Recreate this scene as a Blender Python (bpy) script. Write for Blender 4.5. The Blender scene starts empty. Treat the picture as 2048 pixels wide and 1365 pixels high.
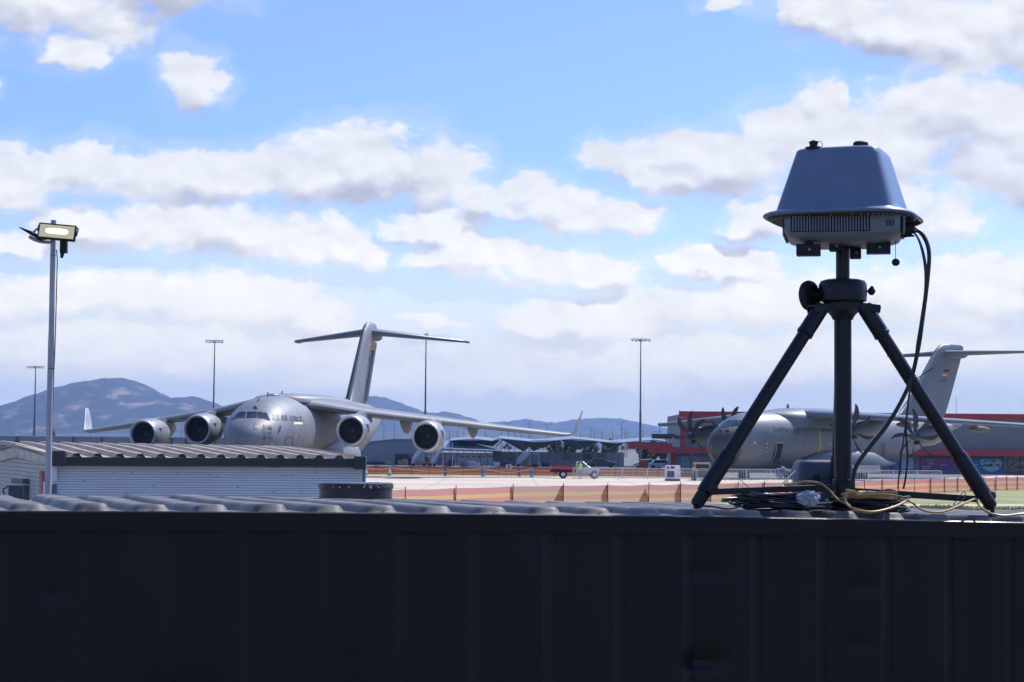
import bpy, bmesh, math, random
from mathutils import Vector, Matrix
R = math.radians
random.seed(7)
sc = bpy.context.scene
COL = sc.collection
# ------------------------------------------------------------------ camera
F = 3781.0; CX = 1024.0; CY = 682.5; CAMH = 2.83; HORZ = 897.0; ROLL = R(0.5)
PITCH = math.atan((HORZ - CY) / F)
cam = bpy.data.cameras.new('camera'); camo = bpy.data.objects.new('camera', cam); COL.objects.link(camo)
cam.sensor_width = 36; cam.lens = 36 * F / 2048; cam.clip_start = 0.1; cam.clip_end = 60000
R0 = Vector((1, 0, 0)); U0 = Vector((0, -math.sin(PITCH), math.cos(PITCH)))
cr = R0 * math.cos(ROLL) + U0 * math.sin(ROLL); cu = U0 * math.cos(ROLL) - R0 * math.sin(ROLL); cb = cr.cross(cu)
camo.matrix_world = Matrix(((cr.x, cu.x, cb.x, 0), (cr.y, cu.y, cb.y, 0), (cr.z, cu.z, cb.z, CAMH), (0, 0, 0, 1)))
sc.camera = camo
def pw(px, py, Y):
    """world point at depth Y seen along the photograph's sight line"""
    a = (px - CX) * math.cos(ROLL) + (py - CY) * math.sin(ROLL); b = -(px - CX) * math.sin(ROLL) + (py - CY) * math.cos(ROLL)
    u = -b / F; k = Y / (math.cos(PITCH) - u * math.sin(PITCH))
    return Vector((a / F * k, Y, (math.sin(PITCH) + u * math.cos(PITCH)) * k + CAMH))
# ------------------------------------------------------------------ sun and exposure
SUN_AZ = R(43); SUN_EL = R(50)          # azimuth measured from +Y towards +X
sund = bpy.data.lights.new('sun', 'SUN'); sund.energy = 5.0; sund.angle = R(0.53); sund.color = (1.0, 0.93, 0.83)
suno = bpy.data.objects.new('sun', sund); COL.objects.link(suno)
sdir = Vector((math.sin(SUN_AZ) * math.cos(SUN_EL), math.cos(SUN_AZ) * math.cos(SUN_EL), math.sin(SUN_EL)))
suno.rotation_euler = sdir.to_track_quat('Z', 'Y').to_euler(); suno.location = (0, 0, 60)
sc.view_settings.view_transform = 'Standard'; sc.view_settings.look = 'None'
sc.view_settings.exposure = 0.0; sc.view_settings.gamma = 1.0
try: sc.view_settings.use_curve_mapping = False
except Exception: pass
sc.cycles.volume_step_rate = 1.0; sc.cycles.volume_bounces = 0; sc.cycles.max_bounces = 6
sc.cycles.use_denoising = True
# ------------------------------------------------------------------ node helpers
class E:
    """tiny expression wrapper round node sockets"""
    nt = None
    def __init__(s, sock): s.s = sock
    @staticmethod
    def m(op, *a, clamp=False):
        n = E.nt.nodes.new('ShaderNodeMath'); n.operation = op; n.use_clamp = clamp
        for i, x in enumerate(a):
            if isinstance(x, E): E.nt.links.new(x.s, n.inputs[i])
            else: n.inputs[i].default_value = x
        return E(n.outputs[0])
    def __add__(s, o): return E.m('ADD', s, o)
    __radd__ = __add__
    def __sub__(s, o): return E.m('SUBTRACT', s, o)
    def __rsub__(s, o): return E.m('SUBTRACT', o, s)
    def __mul__(s, o): return E.m('MULTIPLY', s, o)
    __rmul__ = __mul__
    def __truediv__(s, o): return E.m('DIVIDE', s, o)
def vnode(op, *a):
    n = E.nt.nodes.new('ShaderNodeVectorMath'); n.operation = op
    for i, x in enumerate(a):
        if isinstance(x, E): E.nt.links.new(x.s, n.inputs[i])
        else: n.inputs[i].default_value = x
    return n
def sstep(x, a, b):
    n = E.nt.nodes.new('ShaderNodeMapRange'); n.interpolation_type = 'SMOOTHSTEP'
    E.nt.links.new(x.s, n.inputs[0]); n.inputs[1].default_value = a; n.inputs[2].default_value = b
    return E(n.outputs[0])
def mixc(f, a, b):
    n = E.nt.nodes.new('ShaderNodeMix'); n.data_type = 'RGBA'
    for i, x in ((0, f), (6, a), (7, b)):
        if isinstance(x, E): E.nt.links.new(x.s, n.inputs[i])
        elif i == 0: n.inputs[0].default_value = x
        else: n.inputs[i].default_value = (*x, 1)
    return E(n.outputs[2])
def noise(vec, scale, detail=5, rough=0.55, dist=0.0):
    n = E.nt.nodes.new('ShaderNodeTexNoise'); n.inputs['Scale'].default_value = scale; n.inputs['Detail'].default_value = detail
    n.inputs['Roughness'].default_value = rough; n.inputs['Distortion'].default_value = dist
    if vec is not None: E.nt.links.new(vec.s, n.inputs['Vector'])
    return E(n.outputs[0])
def srgb(r, g, b):
    f = lambda c: (c / 255) / 12.92 if c / 255 <= 0.04045 else ((c / 255 + 0.055) / 1.055) ** 2.4
    return (f(r), f(g), f(b))
# ------------------------------------------------------------------ world: sky texture with procedural cumulus
w = bpy.data.worlds.new('World'); sc.world = w; w.use_nodes = True
nt = w.node_tree; nt.nodes.clear(); E.nt = nt
out = nt.nodes.new('ShaderNodeOutputWorld'); bg = nt.nodes.new('ShaderNodeBackground'); nt.links.new(bg.outputs[0], out.inputs[0])
tc = nt.nodes.new('ShaderNodeTexCoord'); sp = nt.nodes.new('ShaderNodeSeparateXYZ'); nt.links.new(tc.outputs['Generated'], sp.inputs[0])
dx, dy, dz = (E(sp.outputs[i]) for i in range(3))
sky = nt.nodes.new('ShaderNodeTexSky'); sky.sky_type = 'NISHITA'; sky.sun_disc = False
sky.sun_elevation = SUN_EL; sky.sun_rotation = SUN_AZ; sky.altitude = 0; sky.air_density = 1.0; sky.dust_density = 0.6; sky.ozone_density = 2.0
az = E.m('ARCTAN2', dx, dy) * 66.0            # cloud map coordinates: 66 units per degree/57.3...
az = E.m('ARCTAN2', dx, dy) * (F)             # azimuth, one unit ~ 1/66 degree
el = E.m('ARCSINE', dz) * (F)                 # elevation in the same unit
def cxy(px, py): return (px - 1024.0, (897.0 + (px - 1024) * 0.0087 - py) * 0.985)
cmb = nt.nodes.new('ShaderNodeCombineXYZ'); nt.links.new(az.s, cmb.inputs[0]); nt.links.new(el.s, cmb.inputs[1])
P = E(cmb.outputs[0])
BL = [(90,0,260,125),(330,-30,170,70),(150,125,75,40),(375,160,72,62),(-10,190,30,20),
 (40,370,110,78),(200,352,150,62),(400,355,180,62),(600,345,130,82),(730,320,130,88),(860,335,105,85),(10,410,60,35),
 (170,455,110,52),(330,450,160,55),(470,455,150,62),(600,480,130,66),(700,500,75,46),(55,500,70,36),
 (60,600,140,48),(280,595,180,50),(500,600,200,70),(640,640,90,50),
 (1050,370,60,34),(1000,405,120,48),(1130,415,130,52),(1240,425,85,42),(850,452,110,40),(960,500,140,44),(900,515,110,34),(1120,535,150,48),(1215,545,70,34),
 (1230,310,75,52),(1370,300,110,52),(1480,330,130,62),(1600,270,120,90),(1640,200,50,45),(1760,300,170,100),(1900,230,190,90),(2040,300,170,140),(1340,350,110,42),
 (1530,430,90,48),(1480,455,50,30),(1880,430,90,60),(1760,400,120,70),(2045,388,30,18),(1450,5,60,22),
 (1640,30,110,52),(1780,60,130,70),(1930,90,150,95),(2060,60,140,160),(1400,525,90,36),(1490,530,80,40),(1330,520,30,16),
 (1180,640,190,50),(1350,610,150,48),(1560,600,190,58),(1760,590,180,60),(1960,590,150,82),(2060,560,90,50),(1080,650,80,28),
 (1000,760,500,42),(300,700,500,60),(1500,720,600,62),(860,640,70,10)]
def field(Pv):
    acc = None
    for (x, y, a, b) in BL:
        cx_, cy_ = cxy(x, y)
        n = E.nt.nodes.new('ShaderNodeVectorMath'); n.operation = 'MULTIPLY_ADD'
        E.nt.links.new(Pv.s, n.inputs[0]); n.inputs[1].default_value = (1 / a, 1 / b, 0); n.inputs[2].default_value = (-cx_ / a, -cy_ / b, 0)
        d = vnode('DOT_PRODUCT', E(n.outputs[0]), E(n.outputs[0])); r2 = E(d.outputs['Value'])
        acc = r2 if acc is None else E.m('SMOOTH_MIN', acc, r2, 0.7)
    return 1.0 - acc
def scaled(Pv, sx, sy, off=0.0):
    n = vnode('MULTIPLY_ADD', Pv, (sx, sy, 0), (off, off * 0.37, off)); return E(n.outputs[0])
warp = E.nt.nodes.new('ShaderNodeTexNoise'); warp.inputs['Scale'].default_value = 1.0; warp.inputs['Detail'].default_value = 4
nt.links.new(scaled(P, 1 / 62, 1 / 52).s, warp.inputs['Vector'])
wv = vnode('MULTIPLY_ADD', E(warp.outputs['Color']), (96, 60, 0), (-48, -30, 0))
Pw = E(vnode('ADD', P, E(wv.outputs[0])).outputs[0])
n1 = noise(scaled(P, 1 / 130, 1 / 84), 1.0, 12, 0.60, 0.25)
r1 = noise(scaled(P, 1 / 105, 1 / 72), 1.0, 3, 0.5, 0.2)
Pup = E(vnode('ADD', Pw, (16.0, 36.0, 0)).outputs[0])
n2 = noise(scaled(E(vnode('ADD', P, (12.0, 20.0, 0)).outputs[0]), 1 / 105, 1 / 72), 1.0, 3, 0.5, 0.2)
f1 = field(Pw); f2 = field(Pup)
f1 = E.m('MAXIMUM', f1, -3.0); f2 = E.m('MAXIMUM', f2, -3.0)
# the rest of the dome, outside the mapped patch: looser random cumulus
gen = noise(scaled(P, 1 / 620, 1 / 300, 5.0), 1.0, 7, 0.6) * 6.0 - 3.9
front = 1.0 - sstep(E.m('ABSOLUTE', az), 1300.0, 2600.0)
outm = E.m('MAXIMUM', sstep(E.m('ABSOLUTE', az), 1150.0, 1500.0), sstep(el, 930.0, 1250.0))
f1 = f1 * (1.0 - outm) + gen * outm; f2 = f2 * (1.0 - outm) + (gen - 0.15) * outm
dens = f1 + (n1 - 0.5) * 3.3 + 0.08
cov = E.m('MAXIMUM', sstep(dens, -0.16, 0.68), sstep(dens, -1.2, 0.1) * 0.22)
dens2 = f2 + (n2 - 0.5) * 2.0
shade = sstep(f2 - f1 * 0.85 + (n2 - 0.5) * 0.9, 0.02, 0.62)
big = noise(scaled(P, 1 / 330, 1 / 150, 11.0), 1.0, 2, 0.45)
shade = shade * (sstep(big, 0.38, 0.62) * 0.6 + 0.4)
relief = (n2 - r1) * 1.6
ccol = mixc(E.m('MULTIPLY', shade, 0.85), srgb(250, 251, 255), srgb(178, 184, 208))
ccol = E(vnode('SCALE', ccol).outputs[0]); ccn = ccol.s.node; nt.links.new((E.m('MULTIPLY', relief, -0.24) + (n1 - 0.5) * 0.20 + 0.98).s, ccn.inputs['Scale'])
# clear sky: the sky texture graded towards the photograph's blue
gain = nt.nodes.new('ShaderNodeVectorMath'); gain.operation = 'MULTIPLY'
nt.links.new(sky.outputs[0], gain.inputs[0]); gain.inputs[1].default_value = (0.105, 0.126, 0.190)
base = E(gain.outputs[0])
hz = 1.0 - sstep(el, 60.0, 620.0)
base = mixc(hz * (front * 0.45 + 0.30), base, srgb(203, 213, 232))
lowc = (1.0 - sstep(el, 150.0, 430.0)) * front          # far low cloud deck, low contrast
cov2 = E.m('MINIMUM', cov * (1.0 - lowc * 0.35) + lowc * 0.62, 1.0)
ccol2 = mixc(lowc * 0.8, ccol, mixc(sstep(dens, -0.2, 1.2), srgb(205, 209, 221), srgb(226, 226, 232)))
final = mixc(cov2, base, ccol2)
lowk = (1.0 - sstep(el, 0.0, 620.0)) * front
wn = vnode('MULTIPLY_ADD', final, (0, 0, 0), (0, 0, 0)); tint = nt.nodes.new('ShaderNodeCombineXYZ')
for k_, g_ in enumerate((0.84, 0.72, 0.34)): nt.links.new((lowk * g_ + 1.0).s, tint.inputs[k_])
nt.links.new(tint.outputs[0], wn.inputs[1]); final = E(wn.outputs[0])
sdn = vnode('DOT_PRODUCT', E(tc.outputs['Generated']), tuple(sdir)); glow = sstep(E(sdn.outputs['Value']), 0.74, 1.0)
gl = vnode('SCALE', final); nt.links.new((glow * 1.6 + 1.0).s, gl.inputs['Scale']); final = E(gl.outputs[0])
nt.links.new(final.s, bg.inputs['Color']); bg.inputs['Strength'].default_value = 1.0
try: w.cycles.sampling_method = 'MANUAL'; w.cycles.sample_map_resolution = 512
except Exception: pass
# ------------------------------------------------------------------ material helper
MATS = {}
def mat(name, col, rough=0.6, metal=0.0, var=0.12, vscale=3.0, bump=0.0, bscale=20.0, emit=None, estr=0.0, alpha=None, spec=0.5, coat=0.0, col2=None, coord='Object', stretch=(1, 1, 1), detail=6, trans=0.0, cthr=(0.35, 0.7)):
    if name in MATS: return MATS[name]
    m = bpy.data.materials.new(name); m.use_nodes = True; MATS[name] = m
    nt = m.node_tree; E.nt = nt
    b = nt.nodes['Principled BSDF']
    tc = nt.nodes.new('ShaderNodeTexCoord'); mp = nt.nodes.new('ShaderNodeMapping'); mp.inputs['Scale'].default_value = stretch
    nt.links.new(tc.outputs[coord], mp.inputs[0]); v = E(mp.outputs[0])
    n = noise(v, vscale, detail, 0.6)
    if col2 is None:
        lo = tuple(c * (1 - var) for c in col); hi = tuple(min(1, c * (1 + var)) for c in col)
    else: lo, hi = col, col2
    c = mixc(sstep(n, cthr[0], cthr[1]), lo, hi)
    nt.links.new(c.s, b.inputs['Base Color'])
    b.inputs['Roughness'].default_value = rough; b.inputs['Metallic'].default_value = metal
    b.inputs['Specular IOR Level'].default_value = spec
    if coat: b.inputs['Coat Weight'].default_value = coat; b.inputs['Coat Roughness'].default_value = 0.15
    if bump:
        bn = nt.nodes.new('ShaderNodeBump'); bn.inputs['Strength'].default_value = bump; bn.inputs['Distance'].default_value = 0.02
        nt.links.new(noise(v, bscale, 6, 0.6).s, bn.inputs['Height']); nt.links.new(bn.outputs[0], b.inputs['Normal'])
    if emit: b.inputs['Emission Color'].default_value = (*emit, 1); b.inputs['Emission Strength'].default_value = estr
    if alpha is not None: b.inputs['Alpha'].default_value = alpha
    if trans: b.inputs['Transmission Weight'].default_value = trans
    return m
# ------------------------------------------------------------------ mesh builder
class MB:
    def __init__(s): s.v = []; s.f = []
    def add(s, vs, fs):
        o = len(s.v); s.v += [Vector(p) for p in vs]; s.f += [tuple(i + o for i in f) for f in fs]; return s
    def hexa(s, p):
        return s.add(p, [(0, 3, 2, 1), (4, 5, 6, 7), (0, 1, 5, 4), (1, 2, 6, 5), (2, 3, 7, 6), (3, 0, 4, 7)])
    def box(s, c, d, rz=0.0, M=None):
        hx, hy, hz = d[0] / 2, d[1] / 2, d[2] / 2; c = Vector(c)
        pts = [Vector((x, y, z)) for z in (-hz, hz) for (x, y) in ((-hx, -hy), (hx, -hy), (hx, hy), (-hx, hy))]
        rm = M if M else Matrix.Rotation(rz, 3, 'Z')
        return s.hexa([c + rm @ p for p in pts])
    def beam(s, a, b, wd, ht, up=(0, 0, 1)):
        a = Vector(a); b = Vector(b); d = (b - a); L = d.length; d.normalize()
        x = d.cross(Vector(up));
        if x.length < 1e-4: x = d.cross(Vector((1, 0, 0)))
        x.normalize(); z = x.cross(d)
        q = [a + x * i * wd / 2 + z * j * ht / 2 for (i, j) in ((-1, -1), (1, -1), (1, 1), (-1, 1))]
        return s.hexa(q + [p + d * L for p in q])
    def cyl(s, a, b, r0, r1=None, n=16, caps=True):
        if r1 is None: r1 = r0
        return s.tube([a, b], [r0, r1], n, caps)
    def tube(s, path, r, n=10, caps=True, sq=1.0):
        path = [Vector(p) for p in path]; rr = r if isinstance(r, (list, tuple)) else [r] * len(path)
        prev = None; o = len(s.v)
        for i, p in enumerate(path):
            d = (path[min(i + 1, len(path) - 1)] - path[max(i - 1, 0)])
            if d.length < 1e-9: d = Vector((0, 0, 1))
            d.normalize()
            if prev is None:
                x = d.cross(Vector((0, 0, 1)));
                if x.length < 1e-3: x = Vector((1, 0, 0))
            else: x = prev - d * prev.dot(d)
            x.normalize(); prev = x; y = d.cross(x)
            for k in range(n):
                t = 2 * math.pi * k / n; s.v.append(p + (x * math.cos(t) + y * math.sin(t) * sq) * rr[i])
        for i in range(len(path) - 1):
            for k in range(n):
                k2 = (k + 1) % n; s.f.append((o + i * n + k, o + i * n + k2, o + (i + 1) * n + k2, o + (i + 1) * n + k))
        if caps:
            s.f.append(tuple(o + k for k in range(n))[::-1]); s.f.append(tuple(o + (len(path) - 1) * n + k for k in range(n)))
        return s
    def loft(s, rings, capa=True, capb=True, closed=True):
        o = len(s.v); n = len(rings[0])
        for r in rings: s.v += [Vector(p) for p in r]
        for i in range(len(rings) - 1):
            for k in range(n if closed else n - 1):
                k2 = (k + 1) % n; s.f.append((o + i * n + k, o + i * n + k2, o + (i + 1) * n + k2, o + (i + 1) * n + k))
        if capa: s.f.append(tuple(o + k for k in range(n))[::-1])
        if capb: s.f.append(tuple(o + (len(rings) - 1) * n + k for k in range(n)))
        return s
    def lathe(s, prof, c, ax=(0, 0, 1), n=24, sx=1.0, sy=1.0, caps=(True, True)):
        """prof: (radius, distance along axis)"""
        d = Vector(ax).normalized(); x = d.cross(Vector((0, 0, 1)))
        if x.length < 1e-3: x = Vector((1, 0, 0))
        x.normalize(); y = d.cross(x); c = Vector(c)
        return s.loft([[c + d * h + (x * math.cos(2 * math.pi * k / n) * sx + y * math.sin(2 * math.pi * k / n) * sy) * r for k in range(n)] for r, h in prof], *caps)
    def ball(s, c, r, n=16, m=10):
        rx, ry, rz = r if isinstance(r, (tuple, list)) else (r, r, r); c = Vector(c); rings = []
        for i in range(1, m):
            t = math.pi * i / m; rings.append([c + Vector((rx * math.sin(t) * math.cos(2 * math.pi * k / n), ry * math.sin(t) * math.sin(2 * math.pi * k / n), -rz * math.cos(t))) for k in range(n)])
        return s.loft(rings)
    def prism(s, poly, off):
        a = [Vector(p) for p in poly]; off = Vector(off); b = [p + off for p in a]; n = len(a)
        s.add(a + b, [tuple(range(n))[::-1], tuple(range(n, 2 * n))] + [(i, (i + 1) % n, n + (i + 1) % n, n + i) for i in range(n)]); return s
    def build(s, name, m, parent=None, smooth=True, bevel=0.0, loc=None, rz=0.0, ang=35, kind=None, seg=2):
        me = bpy.data.meshes.new(name); me.from_pydata([tuple(p) for p in s.v], [], s.f); me.update()
        bm = bmesh.new(); bm.from_mesh(me); bmesh.ops.recalc_face_normals(bm, faces=bm.faces); bm.to_mesh(me); bm.free()
        if smooth:
            for p in me.polygons: p.use_smooth = True
            try: me.set_sharp_from_angle(angle=R(ang))
            except Exception: pass
        me.materials.append(m)
        o = bpy.data.objects.new(name, me); COL.objects.link(o)
        if parent: o.parent = parent
        if loc is not None: o.location = loc
        o.rotation_euler.z = rz
        if bevel:
            b = o.modifiers.new('bevel', 'BEVEL'); b.width = bevel; b.segments = seg; b.limit_method = 'ANGLE'; b.angle_limit = R(40)
            try: b.harden_normals = False
            except Exception: pass
        if kind: o['kind'] = kind
        return o
def tag(o, label, cat, group=None):
    o['label'] = label; o['category'] = cat
    if group: o['group'] = group
    return o
def empty(name, loc=(0, 0, 0), rz=0.0, label=None, cat=None, group=None):
    o = bpy.data.objects.new(name, None); COL.objects.link(o); o.location = loc; o.rotation_euler.z = rz; o.empty_display_size = 0.2
    if label: tag(o, label, cat, group)
    return o
def copy_tree(o, parent=None):
    c = o.copy(); COL.objects.link(c)
    if parent is not None: c.parent = parent
    for ch in [x for x in COL.objects if x.parent == o]: copy_tree(ch, c)
    return c
def text_geo(txt, size, sp=1.0):
    cu_ = bpy.data.curves.new('t', 'FONT'); cu_.body = txt; cu_.size = size; cu_.align_x = 'LEFT'; cu_.space_character = sp; cu_.resolution_u = 3
    ob = bpy.data.objects.new('t', cu_); me = bpy.data.meshes.new_from_object(ob)
    vs = [v.co.copy() for v in me.vertices]; fs = [tuple(p.vertices) for p in me.polygons]
    bpy.data.objects.remove(ob); bpy.data.meshes.remove(me); bpy.data.curves.remove(cu_)
    return vs, fs
def text_mesh(name, txt, size, fn, m, parent=None, sp=1.0, sx=1.0, bold=0.0):
    vs, fs = text_geo(txt, size, sp)
    mb = MB(); mb.add([fn(v.x * sx, v.y) for v in vs], fs)
    if bold: mb.add([fn(v.x * sx + bold, v.y) for v in vs], fs); 
    return mb.build(name, m, parent, smooth=False)
def bez(pts, n=8):
    """Catmull-Rom through points"""
    pts = [Vector(p) for p in pts]; o = []
    q = [pts[0] * 2 - pts[1]] + pts + [pts[-1] * 2 - pts[-2]]
    for i in range(1, len(q) - 2):
        for k in range(n):
            t = k / n; a, b, c, d = q[i - 1:i + 3]
            o.append(0.5 * ((2 * b) + (c - a) * t + (2 * a - 5 * b + 4 * c - d) * t * t + (3 * b - a - 3 * c + d) * t ** 3))
    o.append(pts[-1]); return o
def lerp_tab(tab, x):
    if x <= tab[0][0]: return tab[0][1:]
    for a, b in zip(tab, tab[1:]):
        if x <= b[0]:
            t = (x - a[0]) / (b[0] - a[0]); return tuple(p + (q - p) * t for p, q in zip(a[1:], b[1:]))
    return tab[-1][1:]
# shared materials
M_ac = mat('aircraft_grey_paint', (0.195, 0.207, 0.218), 0.50, 0, 0.12, 0.35, coat=0.0, detail=8)
M_actp = mat('tailplane_shade_grey', (0.13, 0.145, 0.17), 0.35, 0, 0.07, 0.5)  # tailplane shade put into the colour, darker than the airframe paint
M_acd = mat('aircraft_dark_grey', (0.060, 0.068, 0.082), 0.4, 0, 0.1, 0.8)
M_wlt = mat('winglet_pale_grey', (.30, .32, .33), .45)
M_acl = mat('aircraft_light_grey', (0.24, 0.25, 0.258), 0.42, 0, 0.06, 0.8)
M_lip = mat('engine_lip_metal', (0.5, 0.51, 0.53), 0.42, 0.6, 0.05, 3)
M_int = mat('engine_inside', (0.018, 0.018, 0.020), 0.5, 0, 0.2, 5)
M_blade = mat('fan_blade', (0.05, 0.05, 0.055), 0.4, 0.5, 0.1, 5)
M_win = mat('cockpit_glass', (0.010, 0.013, 0.022), 0.12, 0, 0.1, 4, spec=0.4)
M_let = mat('stencil_dark_grey', (0.045, 0.05, 0.058), 0.5, 0, 0.1, 4)
M_tyre = mat('tyre_rubber', (0.02, 0.02, 0.022), 0.8)
M_white = mat('white_paint', (0.72, 0.73, 0.74), 0.4, 0, 0.06, 3)
M_red = mat('red_paint', (0.42, 0.035, 0.04), 0.45, 0, 0.1, 0.8)
M_ora = mat('orange_patch', (0.62, 0.22, 0.06), 0.5)
M_yelp = mat('yellow_paint', (0.62, 0.40, 0.10), 0.5)
M_blkm = mat('black_matt_plastic', (0.0075, 0.0085, 0.0130), 0.6, 0.0, 0.3, 20, 0.05, 90, spec=0.4)
# ================================================================== SETTING: ground, hills
M_grass = mat('dry_grass', (0.30, 0.27, 0.10), 0.9, 0, 0.3, 0.30, col2=(0.15, 0.20, 0.045), coord='Object', bump=.3, bscale=6)
M_conc = mat('pale_concrete', (0.50, 0.42, 0.33), 0.9, 0, 0.1, 0.10, 0.02, 4, col2=(.64, .55, .44), stretch=(.25, 1, 1), detail=9, spec=.2)
M_tar = mat('tarmac', (0.12, 0.125, 0.135), 0.85, 0, 0.12, 0.05)
def sheet(name, pts, m, z):
    mb = MB(); mb.add([(x, y, z) for x, y in pts], [tuple(range(len(pts)))]); o = mb.build(name, m, smooth=False, kind='structure'); return o
sheet('ground', [(-9000, -3000), (9000, -3000), (9000, 11000), (-9000, 11000)], mat('dry_ground', (.13, .115, .095), .95, 0, .2, .05, col2=(.19, .17, .14)), 0.0)
sheet('grass', [(-6, 60), (60, 60), (120, 200), (92, 230), (38, 148), (20, 117), (0, 88)], M_grass, 0.004)
sheet('tarmac_apron', [(-260, 191), (300, 191), (300, 620), (-260, 620)], M_tar, 0.004)
sheet('concrete_apron', [(-9, 76), (-5, 84), (0, 92), (7.2, 101), (15, 110), (22, 120), (29, 133), (39.5, 150), (70, 195), (90, 232), (60, 232), (40, 190.8), (-17.5, 190.8)], M_conc, 0.008)
sheet('verge', [(-120, 191.0), (24, 191.0), (24, 203), (-120, 203)], mat('dry_verge', (.34, .27, .14), .9, col2=(.42, .36, .2)), 0.012)
sheet('path', [(10, 96.5), (60, 108), (60, 112), (10, 99.5)], M_conc, 0.012)
sheet('apron_joint', [(-40, 189.2), (32, 189.2), (32, 190.2), (-40, 190.2)], mat('joint_line', (.10, .085, .06), .9), 0.016)
for k, yy in enumerate((118, 132, 146, 160, 174)): sheet('apron_joint', [((-17.2 / 190.8) * yy, yy), (.17 * yy if yy > 131 else .11 * yy, yy), (.17 * yy if yy > 131 else .11 * yy, yy + .10), ((-17.2 / 190.8) * yy, yy + .10)], mat('faint_joint', (.36, .31, .25), .9), 0.012)
for k, xx in enumerate((-6, 2, 10, 18)): sheet('apron_joint', [(xx, 122 + k * 2), (xx + .06, 122 + k * 2), (xx + .06, 188), (xx, 188)], mat('faint_joint', (.36, .31, .25), .9), 0.016)
M_mark = mat('tyre_mark', (.30, .25, .20), .9)
for (x0, y0, x1, y1, w_) in ((-9.5, 128, -7.2, 131, .5), (-6, 150, 6, 156, .35), (-2, 140, 14, 143, .3), (12, 165, 30, 168, .4)): sheet('tyre_mark', [(x0, y0), (x1, y1), (x1, y1 + w_), (x0, y0 + w_)], M_mark, 0.020)
rg = random.Random(31); mb = MB()
for k in range(5200):
    y = rg.uniform(82, 96); px = rg.uniform(1700, 2060) if k % 4 else rg.gauss(1885, 30); x = (px - 1024) / F * y; h_ = rg.uniform(.06, .20) * (1.5 if abs(px - 1885) < 45 and y < 97 else 1); a = rg.uniform(0, 3.14); w_ = rg.uniform(.015, .04)
    mb.add([(x - w_ * math.cos(a), y - w_ * math.sin(a), .0), (x + w_ * math.cos(a), y + w_ * math.sin(a), .0), (x + rg.uniform(-.06, .06), y + rg.uniform(-.06, .06), h_)], [(0, 1, 2)])
gt = mb.build('grass_tufts', mat('grass_blade', (.16, .21, .05), .8, 0, .4, .8, col2=(.33, .30, .12)), smooth=False, kind='stuff')
def hills(name, prof, Y, depth, m, seed, nx=420, ny=33, amp=10):
    rr = random.Random(seed); ph = [(rr.uniform(.5, 9), rr.uniform(0, 6.3), rr.uniform(0, 6.3)) for _ in range(14)]
    x0, x1 = prof[0][0], prof[-1][0]; mb = MB()
    for i in range(nx):
        px = x0 + (x1 - x0) * i / (nx - 1); y = lerp_tab(prof, px)[0]; top = pw(px, y, Y); X = top.x
        for j in range(ny):
            v = j / (ny - 1) * 2 - 1; k = (1 - v * v) ** 1.1 if v < 0 else (1 - v * v)
            spur = 0
            for a, b, c in ph: spur += math.sin(X / 700 * a + b + v * 2.2 * math.sin(c + a)) / (1 + a)
            h = top.z * k - top.z * .10 * abs(spur) * min(1, (1 - k) * 2.5) + rr.uniform(-amp, amp) * .22 * k + amp * (math.sin(X / 9 + v * 9) + math.sin(X / 5.3 + 2) + math.sin(X / 40 + v * 5)) * .12 * k
            mb.v.append(Vector((X * (1 + v * depth / Y * .0), Y + v * depth, max(-5, h if abs(v) < 1 else -6))))
    for i in range(nx - 1):
        for j in range(ny - 1): mb.f.append((i * ny + j, (i + 1) * ny + j, (i + 1) * ny + j + 1, i * ny + j + 1))
    return mb.build(name, m, kind='structure', ang=180)
M_hill = mat('hill_scrub', (0.010, 0.018, 0.013), 0.95, 0, 0.3, 0.017, col2=(.26, .18, .13), detail=13, cthr=(.52, .70), stretch=(1, .28, 1.6))
M_hill2 = mat('far_hill_scrub', (0.014, 0.022, 0.018), 0.95, 0, 0.3, 0.012, col2=(.085, .08, .06), detail=12, cthr=(.45, .75), stretch=(1, .28, 1.6))
hills('hills', [(-500, 885), (-200, 850), (0, 829), (50, 812), (100, 796), (150, 776), (200, 762), (235, 757.5), (258, 760), (280, 769), (310, 786), (342, 799), (362, 797), (385, 795), (400, 797), (430, 810), (460, 828), (520, 850), (600, 872), (640, 885)], 6000, 1200, M_hill, 1)
hills('hills', [(540, 880), (600, 845), (650, 806), (690, 798), (735, 793), (762, 794), (790, 803), (830, 818), (860, 827), (895, 824), (925, 832), (965, 845), (1020, 862), (1080, 885)], 7500, 1300, M_hill2, 2)
hills('hills', [(740, 885), (860, 862), (920, 852), (985, 845), (1020, 843), (1050, 839), (1085, 844), (1110, 846), (1150, 840), (1205, 836), (1240, 839), (1280, 848), (1330, 857), (1400, 868), (1560, 880), (1700, 889)], 9300, 1500, M_hill2, 3)
hills('hills', [(-600, 884), (0, 872), (300, 866), (700, 866), (900, 862), (1100, 866), (1300, 870), (1500, 878), (1800, 888)], 5000, 500, mat('plain_slope', (.045, .052, .035), .95, 0, .3, .006, col2=(.16, .15, .13), detail=10, cthr=(.55, .72)), 4, amp=3)
# ------------------------------------------------------------------ builders in photo-fitted real places
def GX(px, Y): return (px - 1024) / F * Y
def bld(name, Y, rz, label, cat, px, group=None): return empty(name, (GX(px, Y), Y, 0), rz, label, cat, group)
M_wallg = mat('steel_wall_blue_grey', (.20, .235, .27), .55, 0, .06, .4, .02, 1)
M_wallp = mat('pale_panel_wall', (.34, .36, .37), .6, 0, .06, .4)
M_roofb = mat('blue_grey_roof', (.17, .22, .29), .45, 0, .06, .3)
M_glass = mat('window_dark_glass', (.02, .026, .035), .12, 0, .3, .6, spec=.8)
M_steel = mat('mast_steel', (.10, .125, .155), .5, .2, .08, 1)
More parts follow.
